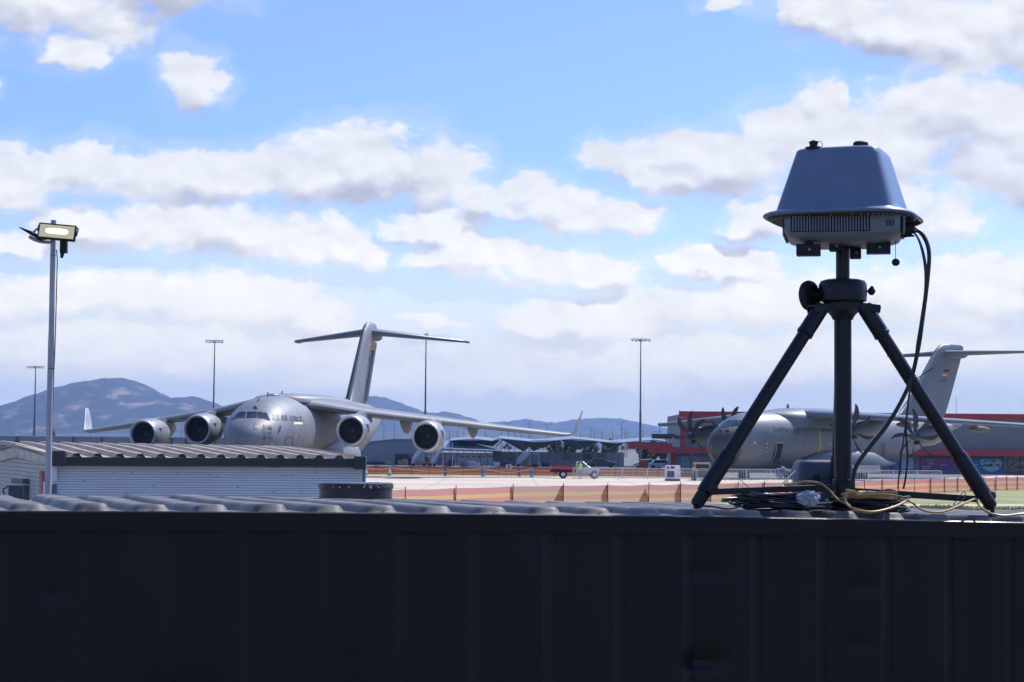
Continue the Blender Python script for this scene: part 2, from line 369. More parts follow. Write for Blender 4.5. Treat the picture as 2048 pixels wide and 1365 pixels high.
# long grey wall with red columns, far left
Y = 300.0
o = empty('hangar_shed', (GX(-60, Y), Y, 0), 0, 'long low grey building with red columns behind the cabin', 'building')
W_ = GX(480, Y) - GX(-60, Y); H1 = pw(100, 874, Y).z
mb = MB(); mb.box((W_ / 2, 6, H1 / 2), (W_, 12, H1)); mb.build('wall', mat('grey_cladding', (.27, .275, .285), .6, 0, .08, .3), o, smooth=False)
mb = MB(); mb.box((W_ / 2, 6, H1 + .06), (W_ + .3, 12.3, .12)); mb.build('roof', mat('pale_flashing', (.5, .53, .58), .5), o, smooth=False)
for px in (38, 149.5, 206.5, 346, 375, 405, 434):
    mb = MB(); mb.box((GX(px, Y) - GX(-60, Y), -.1, H1 / 2), (.22, .22, H1)); mb.build('column', mat('dark_red_steel', (.20, .035, .035), .5), o, smooth=False)
for px in (80, 120, 180, 260, 320):
    mb = MB(); mb.box((GX(px, Y) - GX(-60, Y), -.06, H1 * .55), (.25, .1, .25)); mb.build('wall_lamp', M_steel, o, smooth=False)
# small tan tree peeping over it
def tree(px, Y, hgt, rad_, label, seed, col, px_rot=0):
    rr = random.Random(seed); t = empty('tree', (GX(px, Y), Y, 0), 0, label, 'tree', 'trees around the terminal')
    mb = MB(); mb.tube([(0, 0, 0), (.05, 0, hgt * .4), (.0, .1, hgt * .7)], [.16, .11, .05], 8)
    for k in range(5):
        a = rr.uniform(0, 6.28); mb.tube([(0, 0, hgt * (.35 + .08 * k)), (math.cos(a) * rad_ * .6, math.sin(a) * rad_ * .6, hgt * (.6 + .06 * k))], [.06, .02], 6)
    mb.build('trunk', mat('bark', (.12, .09, .06), .9), t)
    mb = MB()
    for k in range(900):
        d = Vector((rr.gauss(0, 1), rr.gauss(0, 1), rr.gauss(0, 1))); d.normalize(); r_ = rr.uniform(.4, 1) ** .5
        lob = 1 + .3 * math.sin(d.x * 5 + seed) * math.sin(d.z * 4 + 1); p = Vector((d.x * rad_ * lob * r_, d.y * rad_ * lob * r_, hgt * .64 + d.z * hgt * .36 * lob * r_)); s_ = rr.uniform(.10, .22)
        u = Vector((rr.uniform(-1, 1), rr.uniform(-1, 1), rr.uniform(-1, 1))).normalized(); v = u.orthogonal().normalized(); mb.add([p + u * s_, p + v * s_, p - u * s_, p - v * s_], [(0, 1, 2, 3)])
    mb.build('crown', mat('leaf_' + col[0], col[1], .8, 0, .3, 1.5), t, smooth=False)
tree(106, 330, 4.9, .9, 'small yellowish tree beside the lamp pole above the grey wall', 3, ('tan', (.17, .15, .07)))
LG = ('green', (.045, .065, .03))
for i, (px, hgt, rd, lb_) in enumerate(((1113, 4.4, 1.3, 'dark tree under the terminal canopy right of the leaning stair'), (1140, 4.3, 1.2, 'dark tree behind the red flatbed truck'), (1180, 4.2, 1.4, 'dark bushy tree above the person in the green vest'), (1220, 4.3, 1.5, 'dark tree left of the tall light mast'), (1310, 4.2, 1.6, 'dark tree under the red canopy'), (1330, 4.0, 1.3, 'dark tree behind the white generator'), (1290, 3.9, 1.2, 'dark tree just right of the tall mast foot'))):
    tree(px, 322 + i, hgt, rd, lb_, 20 + i, LG)
# gabled grey shed (740-870)
Y = 300.0
def ptl(px, py, Y, o, dy=0): p = pw(px, py, Y); return Vector((p.x - o.location.x, dy, p.z))
o = empty('gabled_shed', (GX(740, Y), Y, 0), 0, 'grey gabled steel shed with open bay seen between the jet engines', 'building')
P = [ptl(700, 890, Y, o), ptl(742, 884.5, Y, o), ptl(790, 879.8, Y, o), ptl(826, 880.2, Y, o), ptl(872, 891, Y, o)]
P2 = [Vector((P[0].x, 0, 0))] + P + [Vector((P[-1].x, 0, 0))]
mb = MB(); mb.prism(P2, (0, 22, 0)); mb.build('wall', M_wallg, o, smooth=False)
mb = MB()
for a, b in zip(P, P[1:]): mb.hexa([a + Vector((0, -.3, .02)), b + Vector((0, -.3, .02)), b + Vector((0, 22.3, .02)), a + Vector((0, 22.3, .02)), a + Vector((0, -.3, .12)), b + Vector((0, -.3, .12)), b + Vector((0, 22.3, .12)), a + Vector((0, 22.3, .12))])
mb.build('roof', M_roofb, o, smooth=False)
a = ptl(790, 909, Y, o); b = ptl(824, 909, Y, o); mb = MB(); mb.box(((a.x + b.x) / 2, -.02, a.z / 2), (b.x - a.x, .08, a.z)); mb.build('bay_opening', mat('bay_shadow', (.05, .055, .065), .8), o, smooth=False)
mb = MB(); mb.box(((a.x + b.x) / 2, -.08, a.z + .04), (b.x - a.x + .2, .15, .10)); mb.build('lintel', M_steel, o, smooth=False)
for i, (px, w_, h_3, m_) in enumerate(((738, .6, .32, 'b'), (748, 1.0, .4, 'b'), (758, 1.0, .45, 'b'), (768, .9, .4, 'b'), (779, 1.0, .5, 't'), (806, 1.4, .6, 't'), (813, .8, .8, 't'), (842, 1.2, .9, 't'))):
    t = empty('cargo_pallet', (GX(px, 298 - i * .1), 298 - i * .1, 0), 0, 'low loaded cargo pallet %s in front of the gabled shed' % ('of dark crates' if m_ == 'b' else 'of brown boxes'), 'pallet', 'cargo pallets before the gabled shed')
    mb = MB(); mb.box((0, 0, .08), (w_, .8, .14)); mb.build('base', M_steel, t, smooth=False)
    mb = MB(); mb.box((-.1, 0, .15 + h_3 / 2), (w_ * .7, .7, h_3)); mb.box((w_ * .32, 0, .15 + h_3 * .35), (w_ * .3, .7, h_3 * .7)); mb.build('load', mat('crate_dark', (.03, .035, .05), .8) if m_ == 'b' else mat('crate_tan', (.28, .20, .13), .8), t, bevel=.03)
# blue roofed low building (870-990)
o = empty('low_terminal_wing', (GX(870, Y), Y + 2, 0), 0, 'pale low building with blue grey hip roof right of the jet engine', 'building')
Yb = Y + 2
mb = MB(); a = ptl(873, 905, Yb, o); b = ptl(985, 905, Yb, o); mb.box(((a.x + b.x) / 2, 7, 1.0), (b.x - a.x, 14, 2.0)); hw = mb.build('wall', M_wallp, o, smooth=False)
A1, B1, C1, D1 = ptl(870, 881, Yb, o, 7), ptl(925, 881.5, Yb, o, 7), ptl(1003, 902, Yb, o, -1.2), ptl(866, 897, Yb, o, -1.2)
mb = MB(); mb.hexa([D1, C1, C1 + Vector((0, 16, 0)), D1 + Vector((0, 16, 0)), A1, B1, B1 + Vector((0, 2, 0)), A1 + Vector((0, 2, 0))]); mb.build('roof', M_roofb, o, smooth=False)
mb = MB(); mb.beam(ptl(866, 899, Yb, o, -1.25), ptl(1003, 903.5, Yb, o, -1.25), .3, .22); mb.build('fascia', M_acd, o, smooth=False)
for px in (924, 935, 947, 958, 967, 980):
    p = ptl(px, 913.5, Yb, o, -.02); mb = MB(); mb.box(p, (.40, .08, .22)); mb.build('window', M_glass, hw, smooth=False)
for px in (880, 890, 902, 914, 960.5, 975):
    p = ptl(px, 916, Yb, o, -.04); mb = MB(); mb.box((p.x, -.04, 1.0), (.10, .08, 2.0)); mb.build('wall_post', M_steel, hw, smooth=False)
# canopy terminal with folded roof
o = empty('canopy_terminal', (GX(985, Y), Y + 6, 0), 0, 'long terminal hall with folded wave roof on struts, centre background', 'building')
Yc = Y + 6
ridge = [(900, 881.5), (948, 877.8), (985, 882), (990, 880.5), (1000, 877.2), (1040, 881), (1068, 884), (1090, 883.2), (1120, 880), (1148, 877.8), (1180, 881), (1228, 886.5), (1270, 882.5), (1310, 879.6), (1332, 884), (1345, 886), (1370, 884), (1390, 883)]
mb = MB()
for k, (px, py) in enumerate(ridge):
    a = ptl(px, py, Yc, o, -3.5); mb.v += [a, a + Vector((0, 18, .5)), a + Vector((0, 18, .38)), a + Vector((0, 0, -.12))]
for k in range(len(ridge) - 1):
    for j in range(4): mb.f.append((k * 4 + j, (k + 1) * 4 + j, (k + 1) * 4 + (j + 1) % 4, k * 4 + (j + 1) % 4))
mb.f += [(3, 2, 1, 0), tuple((len(ridge) - 1) * 4 + j for j in range(4))]
mb.build('roof', M_roofb, o, smooth=False)
# deep folded soffit panels (inverted triangles)
M_sof = mat('soffit_panel', (.23, .27, .285), .6, 0, .08, .4)
for (x0, xm, x1, yt0, yt1, yb) in ((905, 985, 1000, 881, 881, 893), (1000, 1048, 1068, 878, 884, 904), (1048, 1068, 1122, 882, 880.5, 903), (1122, 1160, 1200, 880, 883, 900), (1200, 1228, 1250, 884, 884.5, 900), (1250, 1285, 1345, 884.5, 885, 898)):
    mb = MB(); P_ = [ptl(x0, yt0, Yc, o, -1.0), ptl(x1, yt1, Yc, o, -1.0), ptl(xm, yb, Yc, o, 1.5)]; mb.prism(P_, (0, 6, 0)); mb.build('soffit_fold', M_sof, o, smooth=False)
mb = MB(); a = ptl(985, 905, Yc, o); b = ptl(1215, 905, Yc, o); mb.box(((a.x + b.x) / 2, 8, 1.12), (b.x - a.x, 10, 2.25)); hw = mb.build('wall', mat('terminal_wall', (.36, .39, .41), .6), o, smooth=False)
mb = MB(); a = ptl(1213, 905, Yc, o, 0); b = ptl(1248, 905, Yc, o, 0); mb.box(((a.x + b.x) / 2, 1.5, 1.15), (b.x - a.x, 3, 2.3)); mb.build('wall', M_wallp, o, smooth=False)
for (x0, x1, y0, y1, m_) in ((995, 1004, 916, 922, M_glass), (1018, 1030, 916, 922, M_glass), (1126, 1143, 908, 920.5, M_glass), (1148, 1166, 909, 919, mat('lit_poster', (.38, .30, .18), .5, var=.5, vscale=8)), (1168, 1184, 908, 920, M_glass)):
    a, b = ptl(x0, y1, Yc, o, 2.95), ptl(x1, y0, Yc, o, 2.95); mb = MB(); mb.box(((a.x + b.x) / 2, 2.95, (a.z + b.z) / 2), (b.x - a.x, .14, b.z - a.z)); mb.build('window', m_, hw, smooth=False)
mb = MB()
for px in (1003, 1021, 1039, 1057, 1084, 1096, 1110, 1196, 1206, 1224, 1236): 
    p = ptl(px, 905, Yc, o, 2.6); mb.cyl((p.x, -1.5, 0), (p.x, -1.5, p.z + .1), .06, n=6)
mb.build('post_row', M_steel, o)
for (xa, ya, xb, yb) in ((992, 894, 1006, 880), (1040, 884, 1052, 903), (1133, 884, 1124, 902), (1110, 902, 1130, 886), (1145, 882, 1173, 901), (1165, 902, 1195, 886), (1213, 902, 1235, 888), (1180, 884, 1200, 900)):
    mb = MB(); mb.beam(ptl(xa, ya, Yc, o, -1.6), ptl(xb, yb, Yc, o, -1.6), .10, .14); mb.build('strut', M_wallg, o, smooth=False)
# round light balls under the canopy seen as white shapes
for i, (px, py) in enumerate(((1009, 895), (1014, 891), (1020, 896), (1052, 897), (1059, 892), (1065, 896.5), (1087, 893.5), (1092, 892), (1248, 896))):
    mb = MB(); mb.ball((0, 0, 0), (.26, .26, .3), 10, 7); g = mb.build('canopy_lamp', M_white, o); g.location = ptl(px, py, Yc, o, 3.0)
    mb = MB(); mb.cyl((0, 0, -.3), (0, 0, -.9), .03, n=6); mb.build('stem', M_steel, g)
# red canopy and big red trimmed hangar, right
Yr = 245.0
o = empty('red_trim_hangar', (GX(1362, Yr), Yr, 0), 0, 'large grey hangar with dark red roof band, posters and shopfront at far right', 'building')
def pr(px, py, dy=0): return ptl(px, py, Yr, o, dy)
def rect(nm, x0, y0, x1, y1, m_, par, dy, th=.1, rot=False):
    a, b = pr(x0, y1, dy), pr(x1, y0, dy); zb = max(0, a.z); mb = MB(); mb.box(((a.x + b.x) / 2, dy + th / 2, (zb + b.z) / 2), (b.x - a.x, th, b.z - zb)); return mb.build(nm, m_, par, smooth=False)
a, b = pr(1362, 824), pr(2280, 830); xr = b.x
mb = MB(); mb.box((xr / 2 + .4, 15.2, a.z / 2 - .05), (xr - .8, 30, a.z - .15)); hall = mb.build('wall', mat('hangar_cladding', (.185, .20, .215), .55, 0, .05, .3, stretch=(1, 1, 1)), o, smooth=False)
mb = MB(); c, d = pr(1362, 823), pr(2280, 823); mb.box((xr / 2, 0.0, a.z - .28), (xr + .4, .3, .72)); mb.build('roof_band', M_red, o, smooth=False)
mb = MB(); mb.box((.35, -.02, a.z / 2 - .35), (.8, .34, a.z - .8)); mb.build('corner_band', M_red, o, smooth=False)
z1, z2 = pr(1700, 898).z, pr(1700, 910).z
mb = MB(); mb.box((xr / 2 - 1.4, -1.0, (z1 + z2) / 2), (xr + 5.6, 2.2, z1 - z2)); mb.build('awning_band', M_red, o, smooth=False)
mb = MB(); mb.box((GX(1300, Yr) - o.location.x, .6, pr(1300, 893).z), (GX(1345, Yr) - GX(1258, Yr), 5.0, .75)); mb.build('entrance_canopy', M_red, o, smooth=False)
for px in (1343, 1348.5):
    p = pr(px, 905); mb = MB(); mb.box((p.x, -.6, p.z / 2 + .1), (.36, .4, p.z + 1.3)); mb.build('canopy_column', M_red, o, smooth=False)
mb = MB(); a = pr(1352, 905); b = pr(1438, 905); mb.box(((a.x + b.x) / 2, -.2, pr(1390, 908).z / 2), (b.x - a.x, .3, pr(1390, 908).z)); mb.build('lower_wall', M_wallg, o, smooth=False)
for px in (1370, 1392): 
    a = pr(px, 912); mb = MB(); mb.box((a.x, -.42, a.z / 2), (1.1, .1, a.z)); mb.build('roller_door', mat('roller_blue', (.23, .29, .35), .5), o, smooth=False)
M_pb = mat('poster_blue', (.03, .17, .42), .45, 0, .06, 1)
M_pp = mat('poster_purple', (.17, .06, .25), .45, 0, .1, .8, col2=(.30, .05, .12))
M_col = mat('tan_column', (.23, .22, .19), .7)
zb = 948
p1 = rect('poster', 1782, 917, 1826, 939, M_pb, o, -.3); rect('poster_panel', 1802, 915, 1826, 938, mat('poster_white', (.42, .5, .58), .5), p1, -.36, .05)
p2 = rect('poster', 1840, 914, 1912, 941, M_pp, o, -.3)
for k, (x0, x1, y0, y1) in enumerate(((1852, 1868, 920, 922), (1856, 1866, 925, 929), (1842, 1862, 932, 934.5), (1843, 1858, 936, 938.5), (1878, 1894, 930, 931.5))): rect('poster_lettering', x0, y0, x1, y1, mat('poster_pink', (.45, .28, .42), .5), p2, -.36, .04)
p3 = rect('poster', 1938, 917, 2004, 943, M_pb, o, -.3)
mb = MB(); c = pr(1981, 931.5); rr_ = 22 * Yr / F; n = 30
mb.prism([Vector((c.x + rr_ * math.cos(math.pi + math.pi * k / n), -.37, c.z + .55 + rr_ * .95 * math.sin(math.pi + math.pi * k / n))) for k in range(n + 1)], (0, -.03, 0)); mb.build('poster_disc', mat('poster_cyan', (.30, .52, .55), .5), p3, smooth=False)
rect('poster_disc_top', 1959.5, 919.5, 1998, 924, mat('poster_cyan', (.4, .6, .65), .5), p3, -.365, .03)
mb = MB(); rr = random.Random(8)
for k in range(26):
    x = rr.uniform(1962, 1998); y = rr.choice((922, 923.5, 929.5, 931, 932, 933)) + rr.uniform(-.6, .6); a = pr(x, y, -.42); w_ = rr.uniform(.10, .4); mb.box((a.x, -.43, a.z), (w_, .03, rr.uniform(.08, .18)))
mb.build('poster_figures', mat('poster_ink', (.03, .04, .06), .6), p3, smooth=False)
rect('poster_lettering', 1943, 929, 1955, 930.5, mat('poster_pale', (.4, .5, .7), .5), p3, -.36, .04)
for x0, x1 in ((1828, 1838), (1914, 1936), (2006, 2014), (1770, 1780)): rect('wall_column', x0, 911, x1, 955, M_col, o, -.32, .3)
rect('stall_riser', 1700, 942, 2014, 956, mat('riser_blue', (.13, .17, .25), .6), o, -.26, .2)
sf = rect('shopfront', 2015, 912, 2200, 953, M_glass, o, -.35, .12)
rect('mullion', 2014, 919, 2200, 920.5, M_steel, sf, -.42, .06)
for x in (2014, 2038.5, 2075): rect('mullion', x, 912, x + 1.5, 953, M_steel, sf, -.42, .06)
mb = MB()
for k in range(16):
    x = rr.uniform(2017, 2046); y = rr.uniform(923, 938); a = pr(x, y, -.42); mb.box((a.x, -.41, a.z), (rr.uniform(.3, 1.2), .02, rr.uniform(.05, .16)))
mb.build('window_display', mat('display_pale', (.30, .29, .24), .4), sf, smooth=False)
for (px, y0) in ((1927, 792), (1365, 819)):
    p = pr(px, 826); t = pr(px, y0); mb = MB(); mb.cyl((p.x, 4, p.z - .3), (p.x, 4, t.z), .03, n=6); mb.build('roof_aerial', M_steel, o)
mb = MB(); a = pr(1342, 878, 4); mb.box((GX(1342, Yr) - o.location.x - .5, 8, 4.6), (2.6, 2, .62)); mb.cyl((-1.2, 8, 0), (-1.2, 8, 4.4), .08, n=8); mb.build('dark_sign_box', M_acd, o, smooth=False)
# ------------------------------------------------------------------ light masts
def mast(px, ptop, Y, label, wtop=18.5, heads=6, grp='tall light masts', k=1.0):
    t = pw(px, ptop, Y); H_ = t.z; m_ = empty('light_mast', (t.x, Y, 0), 0, label, 'light mast', grp); s_ = Y / F
    mb = MB(); z1_ = H_ * .42
    mb.tube([(0, 0, 0), (0, 0, z1_)], [2.6 * s_ * k, 2.2 * s_ * k], 12); mb.tube([(0, 0, z1_), (0, 0, H_)], [1.8 * s_ * k, .9 * s_ * k], 12); mb.build('shaft', M_steel, m_)
    mb = MB(); mb.box((0, 0, H_ - .05), (wtop * 2 * s_, .35, .10)); mb.box((0, 0, H_ - .25), (wtop * .9 * s_, .3, .06)); hd = mb.build('head_frame', M_steel, m_, smooth=False)
    for j in range(heads):
        x = (-1 + 2 * (j + .5) / heads) * wtop * s_; mb = MB(); mb.box((x, -.25, H_ - .30 - .06 * (j % 2)), (.34, .5, .17), M=Matrix.Rotation(R(25 if j < heads / 2 else -25), 3, 'Y')); mb.build('lamp_head', M_wallp if j % 3 == 0 else M_steel, hd, smooth=False)
    mb = MB(); mb.cyl((.2, 0, H_), (.3, 0, H_ + 9 * s_), .02, n=5); mb.build('aerial', M_steel, m_)
    return m_
mast(1281.5, 678, 300, 'tallest light mast in the centre background left of the red canopy', 20)
mast(429.5, 681, 310, 'light mast rising behind the left wing of the jet', 18.5)
mast(852.3, 668, 310, 'light mast behind the right end of the T tail', 4)
mast(71.5, 733, 400, 'light mast left of the near lamp pole', 17.5)
sm = [(181, 840, 860), (363, 852, 0), (768, 851, 1), (789, 845, 0), (899, 864, 1), (916, 842, 0), (928, 858, 1), (971, 846, 0), (1003, 848, 0), (1017, 847, 1), (1043, 866, 0), (1057, 843, 2), (1062, 849, 1), (1095, 850, 1), (1120, 860, 1), (1182, 857, 1), (1189, 862, 1), (1204, 860, 0), (1243, 845, 2), (1250, 860, 1), (1254, 866, 1), (1286, 860, 0), (1314, 864, 1), (1319, 850, 2), (1161, 866, 0), (1030, 862, 0), (945, 862, 0), (1225, 862, 0)]
proto = {}
for i, (px, py, kd) in enumerate(sm):
    Yp = 560 + (i * 37) % 160; t = pw(px, py, Yp); H_ = t.z; s_ = Yp / F
    kd = 1 if kd == 860 else kd
    # label by neighbour
    lab = {181: 'small twin arm street light behind the left winglet', 363: 'thin pole between the two left engines'}.get(px) or ('distant %s street light by %s' % ({0: 'bare pole', 1: 'twin arm', 2: 'single arm tall'}[kd], ('the inner right engine' if px < 780 else 'the gap before the outer engine' if px < 860 else 'the outer engine' if px < 935 else 'the low blue roof' if px < 1010 else 'the canopy peak under the wing' if px < 1050 else 'the middle of the canopy roof' if px < 1100 else 'the right winglet' if px < 1150 else 'the left side of the tallest mast' if px < 1281 else 'the right side of the tallest mast')))
    L = empty('street_light', (t.x, Yp, 0), 0, lab, 'street light', 'distant street lights along the skyline')
    mb = MB(); mb.tube([(0, 0, 0), (0, 0, H_)], [.75 * s_, .4 * s_], 6); mb.build('post', M_steel, L)
    if kd:
        wv_ = 7 * s_ if kd == 1 else 4 * s_
        for sd in ((1, -1) if kd == 1 else (1,)):
            mb = MB(); mb.beam((0, 0, H_ - .03), (sd * wv_, 0, H_ + .1), .06, .06); mb.box((sd * wv_, 0, H_ + .06), (3.0 * s_, .3, .12)); mb.build('lamp_arm', M_steel, L, smooth=False)
# ------------------------------------------------------------------ mobile stairs
def stairs(name, px0, px1, ytop, Y, label, flip=1, rail=True, cat='airstairs', grp=None, dual=False):
    a = pw(px0, 932, Y); b = pw(px1, ytop, Y); o = empty(name, (a.x, Y, 0), 0, label, cat, grp); L = b.x - a.x; H_ = b.z
    M_ = mat('stair_aluminium', (.30, .36, .42), .4, .3)
    mb = MB()
    for dy in (-.55, .55): mb.beam((0, dy, .2), (L, dy, H_), .12, .25)
    for k in range(12): t = k / 11; mb.box((L * t, 0, .2 + (H_ - .2) * t), (.28, 1.1, .05))
    mb.build('flight', M_, o, smooth=False)
    mb = MB()
    for dy in (-.58, .58):
        mb.tube([(0, dy, 1.2), (L, dy, H_ + 1.0)], .045, 6); mb.tube([(0, dy, .7), (L, dy, H_ + .5)], .035, 6)
        for k in range(7): t = k / 6; mb.cyl((L * t, dy, .2 + (H_ - .2) * t), (L * t, dy, 1.2 + (H_ - .2) * t), .035, n=6)
    mb.build('handrail', M_white if rail else M_steel, o)
    mb = MB(); s_ = 1 if L > 0 else -1; mb.box((L + s_ * .8, 0, H_), (1.6, 1.3, .1))
    for x in (.1, 1.5):
        for dy in (-.55, .55): mb.cyl((L + s_ * x, dy, 0.15), (L + s_ * x, dy, H_ + 1.0), .05, n=6)
    mb.tube([(L + s_ * .1, -.55, .2), (L + s_ * 1.5, -.55, H_)], .035, 6); mb.build('platform', M_, o, smooth=False)
    for x in (.2, L + s_ * 1.2):
        mb = MB(); mb.lathe([(.05, -.62), (.22, -.62), (.22, -.45), (.05, -.45)], (x, 0, .22), (0, 1, 0), n=12); mb.build('wheel', M_tyre_(), o)
    return o
def M_tyre_(): return mat('tyre_rubber', (0.02, 0.02, 0.022), 0.8)
def _mw(): pass
M_white = mat('white_paint', (0.72, 0.73, 0.74), 0.4, 0, 0.06, 3)
M_acd = mat('aircraft_dark_grey', (0.060, 0.068, 0.082), 0.4, 0, 0.1, 0.8)
stairs('mobile_stairs', 824, 845, 902, 284, 'aluminium mobile boarding stairs left below the outer right engine', grp='mobile boarding stairs')
stairs('mobile_stairs', 866, 885, 898, 286, 'aluminium mobile boarding stairs right below the outer right engine', grp='mobile boarding stairs')
stairs('mobile_stairs', 1034, 1058, 908, 290, 'mobile stairs leaning up to the terminal platform', grp='mobile boarding stairs')
t = empty('baggage_cart', (GX(857, 283), 283, 0), 0, 'small pinkish ground service cart between the two boarding stairs', 'cart')
mb = MB(); mb.box((0, 0, .7), (1.3, .9, .7)); mb.box((.2, 0, 1.3), (.7, .8, .5)); mb.build('body', mat('cart_pink', (.35, .20, .20), .6), t, bevel=.05)
mb = MB(); [mb.lathe([(.05, -.5), (.25, -.5), (.25, -.3), (.05, -.3)], (x, 0, .25), (0, 1, 0), n=12) for x in (-.45, .45)]; mb.build('wheel', M_tyre_(), t)
# ------------------------------------------------------------------ orange mesh fences
def fencemat(name, pink, deep, yel=(.90, .45, .035), yel2=(.66, .31, .02)):
    m = bpy.data.materials.new(name); m.use_nodes = True; nt = m.node_tree; E.nt = nt; b = nt.nodes['Principled BSDF']
    uv = nt.nodes.new('ShaderNodeUVMap'); s2 = nt.nodes.new('ShaderNodeSeparateXYZ'); nt.links.new(uv.outputs[0], s2.inputs[0]); u, v = E(s2.outputs[0]), E(s2.outputs[1])
    tc_ = nt.nodes.new('ShaderNodeTexCoord'); n = noise(E(tc_.outputs['Object']), .35, 5, .6)
    vv = v + (n - .5) * .05
    def band(c, w_): return 1.0 - sstep(E.m('ABSOLUTE', vv - c), w_ * .75, w_)
    bb = E.m('MAXIMUM', band(.60, .10), band(.20, .10))
    holes = sstep(noise(E(vnode('MULTIPLY', E(uv.outputs[0]), (3.5, 9, 1)).outputs[0]), 1.0, 2, .5), .55, .66)
    c = mixc(sstep(v, .35, .8), deep, pink); c = mixc(sstep(n, .3, .7) * .35, c, deep); c = mixc(bb, c, mixc(holes * .45, yel, yel2))
    nt.links.new(c.s, b.inputs['Base Color']); b.inputs['Roughness'].default_value = .6
    nt.links.new((.93 + bb * .05).s, b.inputs['Alpha'])
    tr = nt.nodes.new('ShaderNodeBsdfTranslucent'); nt.links.new(c.s, tr.inputs['Color']); ms = nt.nodes.new('ShaderNodeMixShader'); ms.inputs[0].default_value = .30
    nt.links.new(b.outputs[0], ms.inputs[1]); nt.links.new(tr.outputs[0], ms.inputs[2]); nt.links.new(ms.outputs[0], nt.nodes['Material Output'].inputs[0])
    # round horizontal netting threads: their mean normal leans upwards
    gn = nt.nodes.new('ShaderNodeNewGeometry'); nn = vnode('NORMALIZE', E(vnode('MULTIPLY_ADD', E(gn.outputs['Normal']), (.45, .45, .45), (0, 0, .8)).outputs[0])); nt.links.new(nn.outputs[0], b.inputs['Normal'])
    return m
def meshfence(name, line, hgt, posts, m, label, seed, grp=None, sag=.06, pr_=.019):
    """line: (x, y) corner points; posts: distances along it"""
    rr = random.Random(seed); o = empty(name, (line[0][0], line[0][1], 0), 0, label, 'fence', grp); bx_, by_ = line[0]
    def at(s_):
        for (x0, y0), (x1, y1) in zip(line, line[1:]):
            L = math.hypot(x1 - x0, y1 - y0)
            if s_ <= L: return (x0 + (x1 - x0) * s_ / L - bx_, y0 + (y1 - y0) * s_ / L - by_)
            s_ -= L
        return (line[-1][0] - bx_, line[-1][1] - by_)
    mb = MB(); uvs = []; n = 0; cols = []
    for a, b in zip(posts, posts[1:]):
        sg = rr.uniform(.3, 1) * sag; K = 10
        for k in range(K + (1 if b == posts[-1] else 0)):
            t = k / K; s_ = a + (b - a) * t; x, y = at(s_); dn = sg * 4 * t * (1 - t); wv_ = 0.0
            cols.append((x, y + wv_, dn, s_))
    for (x, y, dn, s_) in cols:
        for j in range(7):
            v = j / 6; mb.v.append(Vector((x, y, .04 + (hgt - .04 - dn) * v))); uvs.append((s_, v))
    for i in range(len(cols) - 1):
        for j in range(6): mb.f.append((i * 7 + j, (i + 1) * 7 + j, (i + 1) * 7 + j + 1, i * 7 + j + 1))
    ob = mb.build('mesh_panel', m, o, ang=180); ul = ob.data.uv_layers.new(name='UVMap')
    for lp in ob.data.loops: ul.data[lp.index].uv = uvs[lp.vertex_index]
    for p in posts:
        x, y = at(p); mb = MB(); lean = rr.uniform(-.03, .03); mb.cyl((x, y - .021, 0), (x + lean, y - .021, hgt + .12), pr_, n=8); mb.build('post', mat('star_picket', (.030, .015, .012), .6), o)
    return o
def fpost(pxs, line):
    """distance along the line where each sight line of the photo crosses it"""
    out_ = []
    for px in pxs:
        k = (px - 1024) / F; acc = 0
        for (x0, y0), (x1, y1) in zip(line, line[1:]):
            L = math.hypot(x1 - x0, y1 - y0); dx_, dy_ = x1 - x0, y1 - y0; den = dx_ - k * dy_
            if abs(den) > 1e-9:
                t = (k * y0 - x0) / den
                if 0 <= t <= 1: out_.append(acc + t * L); break
            acc += L
    return out_
NL = [(-14, 70), (-5, 81), (0, 90), (7.2, 98.5), (15, 108), (21.5, 117), (28.4, 129), (40.5, 146), (52, 160)]
M_f1 = fencemat('orange_barrier_mesh', (.62, .10, .085), (.82, .115, .018))
meshfence('barrier_fence', NL, 1.02, fpost([640, 730, 815, 914, 1028, 1129, 1218, 1299, 1363, 1423, 1477, 1530, 1576, 1620, 1660, 1696, 1730, 1765, 1798, 1830, 1862, 1890, 1916, 1942, 1968, 1992, 2014, 2035, 2060, 2090], NL), M_f1, 'near orange and yellow barrier mesh fence on black posts crossing behind the container', 4)
FL = [(-22, 196), (16.5, 196), (20.5, 196.6)]
M_f2 = fencemat('far_orange_barrier_mesh', (.26, .08, .07), (.42, .12, .05), (.50, .29, .12), (.36, .21, .07))
meshfence('barrier_fence', FL, .95, fpost([600, 640, 680, 720, 755, 790, 826, 861, 895, 930, 966, 1000, 1036, 1072, 1110, 1150, 1190, 1232, 1275, 1318, 1355, 1400, 1440, 1500, 1560, 1600], FL), M_f2, 'far orange and yellow barrier mesh fence behind the blue cones', 5, sag=.1, pr_=.02)
